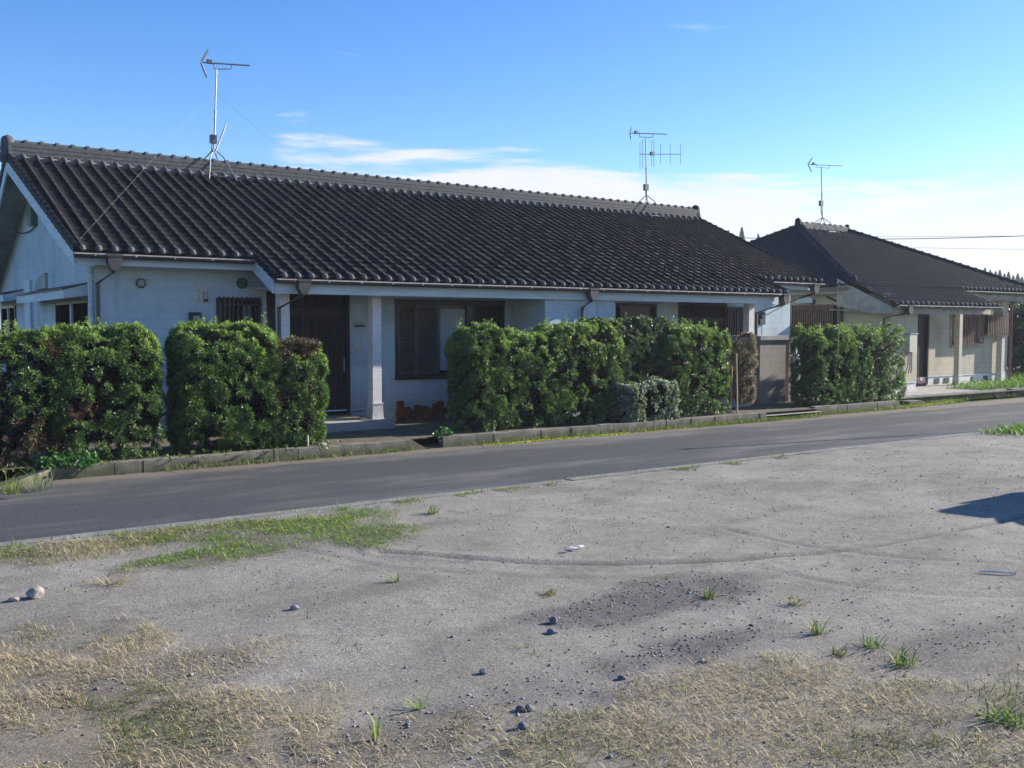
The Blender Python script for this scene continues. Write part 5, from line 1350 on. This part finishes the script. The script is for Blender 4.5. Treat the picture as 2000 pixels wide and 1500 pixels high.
F = (np.arange(n)[:, None, None] * 10 + tri[None]).reshape(-1, 3); b = r.random((n, 1)); C = np.where(b < .86, .10 + .16 * r.random((n, 1)), .28 + .15 * r.random((n, 1))) * np.array([1, .97, .98])
tag(mesh_np('gravel', V.reshape(-1, 3), F, M['pebble'], color=np.repeat(C, 10, axis=0)), kind='stuff')

# ================================================================== trees
def conifer(label, x, y, zb_, h, rad, seed, group='far conifers on the ridge', blue=0.0):
    r = np.random.default_rng(seed); root = empty('conifer', label, 'tree', (x, y, zb_), group)
    MB().tube([(0, 0, 0), (0, 0, h * .96)], [rad * .07, .02], 7).build('trunk', M['bark'], root)
    n = 4200; t = r.random(n) ** .6; zz = h * (.08 + .92 * t); rr = rad * (1 - t) ** .85 * r.uniform(.35, 1.0, n) * (.75 + .5 * vnoise(zz * 1.1, r.uniform(0, 1, n) * 0 + seed, 3)) + .05; a = r.uniform(0, 6.28, n)
    P = np.stack([np.cos(a) * rr, np.sin(a) * rr, zz], 1); N = np.stack([np.cos(a), np.sin(a), .35 * np.ones(n)], 1) + r.normal(0, .25, (n, 3))
    q = r.random((n, 1)); C = np.array((.045, .078, .072)) * (1 - q) + np.array((.085, .135, .11)) * q  # distance haze put into the needle colour, paler and bluer
    V, F, C2 = rosettes(P, N, h * .017 * (1.25 - t), h * .003, 5, C, r); mesh_np('crown', V, F, M['far_leaf'], root, color=C2); return root
def far(u, v, dist):
    d = _ray(u, v); d = d / math.hypot(d[0], d[1]); return Vector(_C + d * dist)
for k, (u, v, dist, h, rad, lb) in enumerate(((1449, 444, 170, 9, 2.6, 'larger pointed conifer peeking over the right slope of the long roof'), (1423, 450, 178, 9, 2.6, 'smaller conifer half sunk behind the right slope of the long roof'), (1481, 457, 192, 8, 2.4, 'tiny conifer tip beside the hipped roof left hip'))):
    p = far(u, v, dist); conifer(lb, p.x, p.y, -.1, p.z + .1, rad, 200 + k, 'conifers seen between the two roofs')
# ridge of cedar trees at the far right
hv, hf = [], []
def hill():
    xs_ = np.linspace(90, 260, 60); ys_ = np.linspace(40, 190, 50)
    def zf(X, Y): return -1 + 4.5 * np.exp(-((Y - 95 + .1 * (X - 150)) / 34) ** 2) * sstep(90, 130, X) * (.85 + .3 * fbm(X * .03, Y * .03, 3, 5))
    return tag(grid_sheet('hill', xs_, ys_, zf, M['hill']), kind='structure')
hill()
tops = [(1868, 548), (1884, 542), (1900, 548), (1915, 533), (1924, 530), (1934, 534), (1945, 537), (1953, 534), (1962, 541), (1970, 538), (1979, 545), (1988, 541), (1996, 548), (2010, 546), (2025, 552), (2045, 548)]
for k, (u, v) in enumerate(tops):
    p = far(u, v - 7, 150 + (k % 3) * 9); conifer('dark cedar in the distant tree line at the right', p.x, p.y, -.1, p.z + .1, 1.9, 300 + k)
def leafy(label, x, y, h, rx, ry, n, seed, z0=.1, L=.16, W=.05, crown_lo=.08, cols=((.010, .026, .010), (.03, .06, .02)), cat='tree', name='broadleaf_tree'):
    r = np.random.default_rng(seed); root = empty(name, label, cat, (x, y, z0))
    mb = MB(); mb.tube([(0, 0, -.1), (.05, .02, h * .3), (0, .1, h * .7)], [.16, .12, .04], 9)
    for k in range(9):
        a = r.uniform(0, 6.28); b0 = Vector((.03, .02, h * r.uniform(.15, .6))); e = b0 + Vector((math.cos(a) * rx * .7, math.sin(a) * ry * .7, h * r.uniform(.08, .3))); mb.tube([b0, b0.lerp(e, .5) + Vector((0, 0, .1)), e], [.06, .035, .012], 6)
    mb.build('trunk', M['bark'], root, smooth=True)
    cl = r.normal(size=(60, 3)); cl /= np.linalg.norm(cl, axis=1, keepdims=True); cl *= r.uniform(.45, .95, (60, 1)); cl = cl * np.array([rx, ry, h * (1 - crown_lo) / 2]) + np.array([0, 0, h * (1 + crown_lo) / 2])
    i = r.integers(0, 60, n); off = r.normal(size=(n, 3)) * np.array([rx, ry, h * .4]) * .17; P = cl[i] + off; P = P[P[:, 2] > .05]
    N = off[:len(P)] + r.normal(0, .2, P.shape) + np.array([0, 0, .25]); q = r.random((len(P), 1)); C = np.array(cols[0]) * (1 - q) + np.array(cols[1]) * q
    V, F, C2 = rosettes(P, N, L, W, 5, C, r); mesh_np('crown', V, F, M['leaf'], root, color=C2); return root
leafy('dark evergreen tree standing right behind the far house corner', 38.5, 20.6, 3.0, 2.2, 2.2, 5200, 61)
leafy('dark evergreen tree filling the right frame edge beyond the lawn', 42.2, 20.4, 3.1, 2.3, 2.3, 5200, 62)
leafy('dark shrubby tree deeper behind the others at the right edge', 40.0, 24.5, 3.5, 2.6, 2.6, 4500, 63)
leafy('lighter leafed shrub low at the right frame edge', 45.5, 18.6, 2.7, 1.9, 1.8, 3600, 64, cols=((.03, .06, .018), (.08, .14, .035)))

# ================================================================== parked car and post just outside the frame (they cast the shadows seen on the lot)
def van(x, y):
    root = empty('parked_van', 'small silver van parked beyond the right edge of the dirt lot', 'van', (x, y, .03))
    prof = [(-1.7, .17), (-1.72, .75), (-1.66, 1.0), (-1.50, 1.72), (-1.38, 1.80), (.55, 1.80), (.75, 1.74), (1.38, 1.10), (1.68, .95), (1.74, .7), (1.72, .17)]   # along local +Y is the rear
    mb = MB(); w = .74
    L = [Vector((-w, -py_, z)) for py_, z in prof]; Rr = [Vector((w, -py_, z)) for py_, z in prof]
    for a in (L, Rr):
        for v in a:
            if v.z > 1.0: v.x *= 1 - (v.z - 1.0) * .10
    n = len(prof); mb.add(L + Rr, [tuple(range(n)), tuple(range(n, 2 * n))[::-1]] + [(i, n + i, n + (i + 1) % n, (i + 1) % n) for i in range(n)])
    bd = mb.build('body', M['car_paint'], root); bv = bd.modifiers.new('bevel', 'BEVEL'); bv.width = .06; bv.segments = 3
    for s in (-1, 1):
        for a, b in ((-1.35, -.5), (-.42, .35)):
            g = MB(); g.prism([(s * .735, -a, 1.08), (s * .735, -b, 1.08), (s * .675, -(b - .05), 1.62), (s * .675, -(a + .05), 1.62)], (s * .012, 0, 0)); g.build('side_window', M['glass'], root)
        for yy in (-1.15, 1.15):
            R = Matrix.Translation((s * .66, yy, .27)) @ Matrix.Rotation(math.pi / 2, 4, 'Y'); wl = MB().lathe([(.17, -.085), (.27, -.07), (.28, 0), (.27, .07), (.17, .085)], 20, R).build('wheel', M['tyre'], root, smooth=True)
            MB().lathe([(.17, -.088), (.05, -.09), (.05, .09), (.17, .088)], 16, R).build('rim', M['metal'], wl)
        h = MB(); h.box(s * .62 - .09, s * .62 + .09, -1.745, -1.70, .72, .88); h.build('headlight', M['plastic_grey'], root)
    g = MB(); g.prism([(-.62, -.86, 1.66), (.62, -.86, 1.66), (.66, -1.34, 1.17), (-.66, -1.34, 1.17)], (0, -.012, .012)); g.build('windscreen', M['glass'], root)
    g = MB(); g.box(-.55, .55, 1.60, 1.66, 1.1, 1.55); g.build('rear_window', M['glass'], root)
    return root
VAN = van(14.75, 3.65)
po = empty('steel_post', 'thin steel post standing at the road edge beyond the frame', 'post', (21.2, 9.62, 0))
MB().tube([(0, 0, -.1), (0, 0, 3.95)], .03, 8).build('post_shaft', M['metal'], po)
m = MB(); m.box(-.05, .05, -.05, .05, 3.95, 4.0); m.build('post_cap', M['plastic_grey'], po)

# ================================================================== thin summer haze
mb = MB(); mb.box(-70, 330, -70, 330, -1.1, 22.5)
hz = NT('haze_air'); hz.t.nodes.remove(hz.b)
pv = hz.n('ShaderNodeVolumePrincipled'); pv.inputs['Density'].default_value = .0006; pv.inputs['Color'].default_value = (.80, .88, 1.0, 1); pv.inputs['Anisotropy'].default_value = .2
hz.l(pv.outputs[0], hz.out.inputs['Volume'])
tag(mb.build('haze', hz.m), kind='stuff')
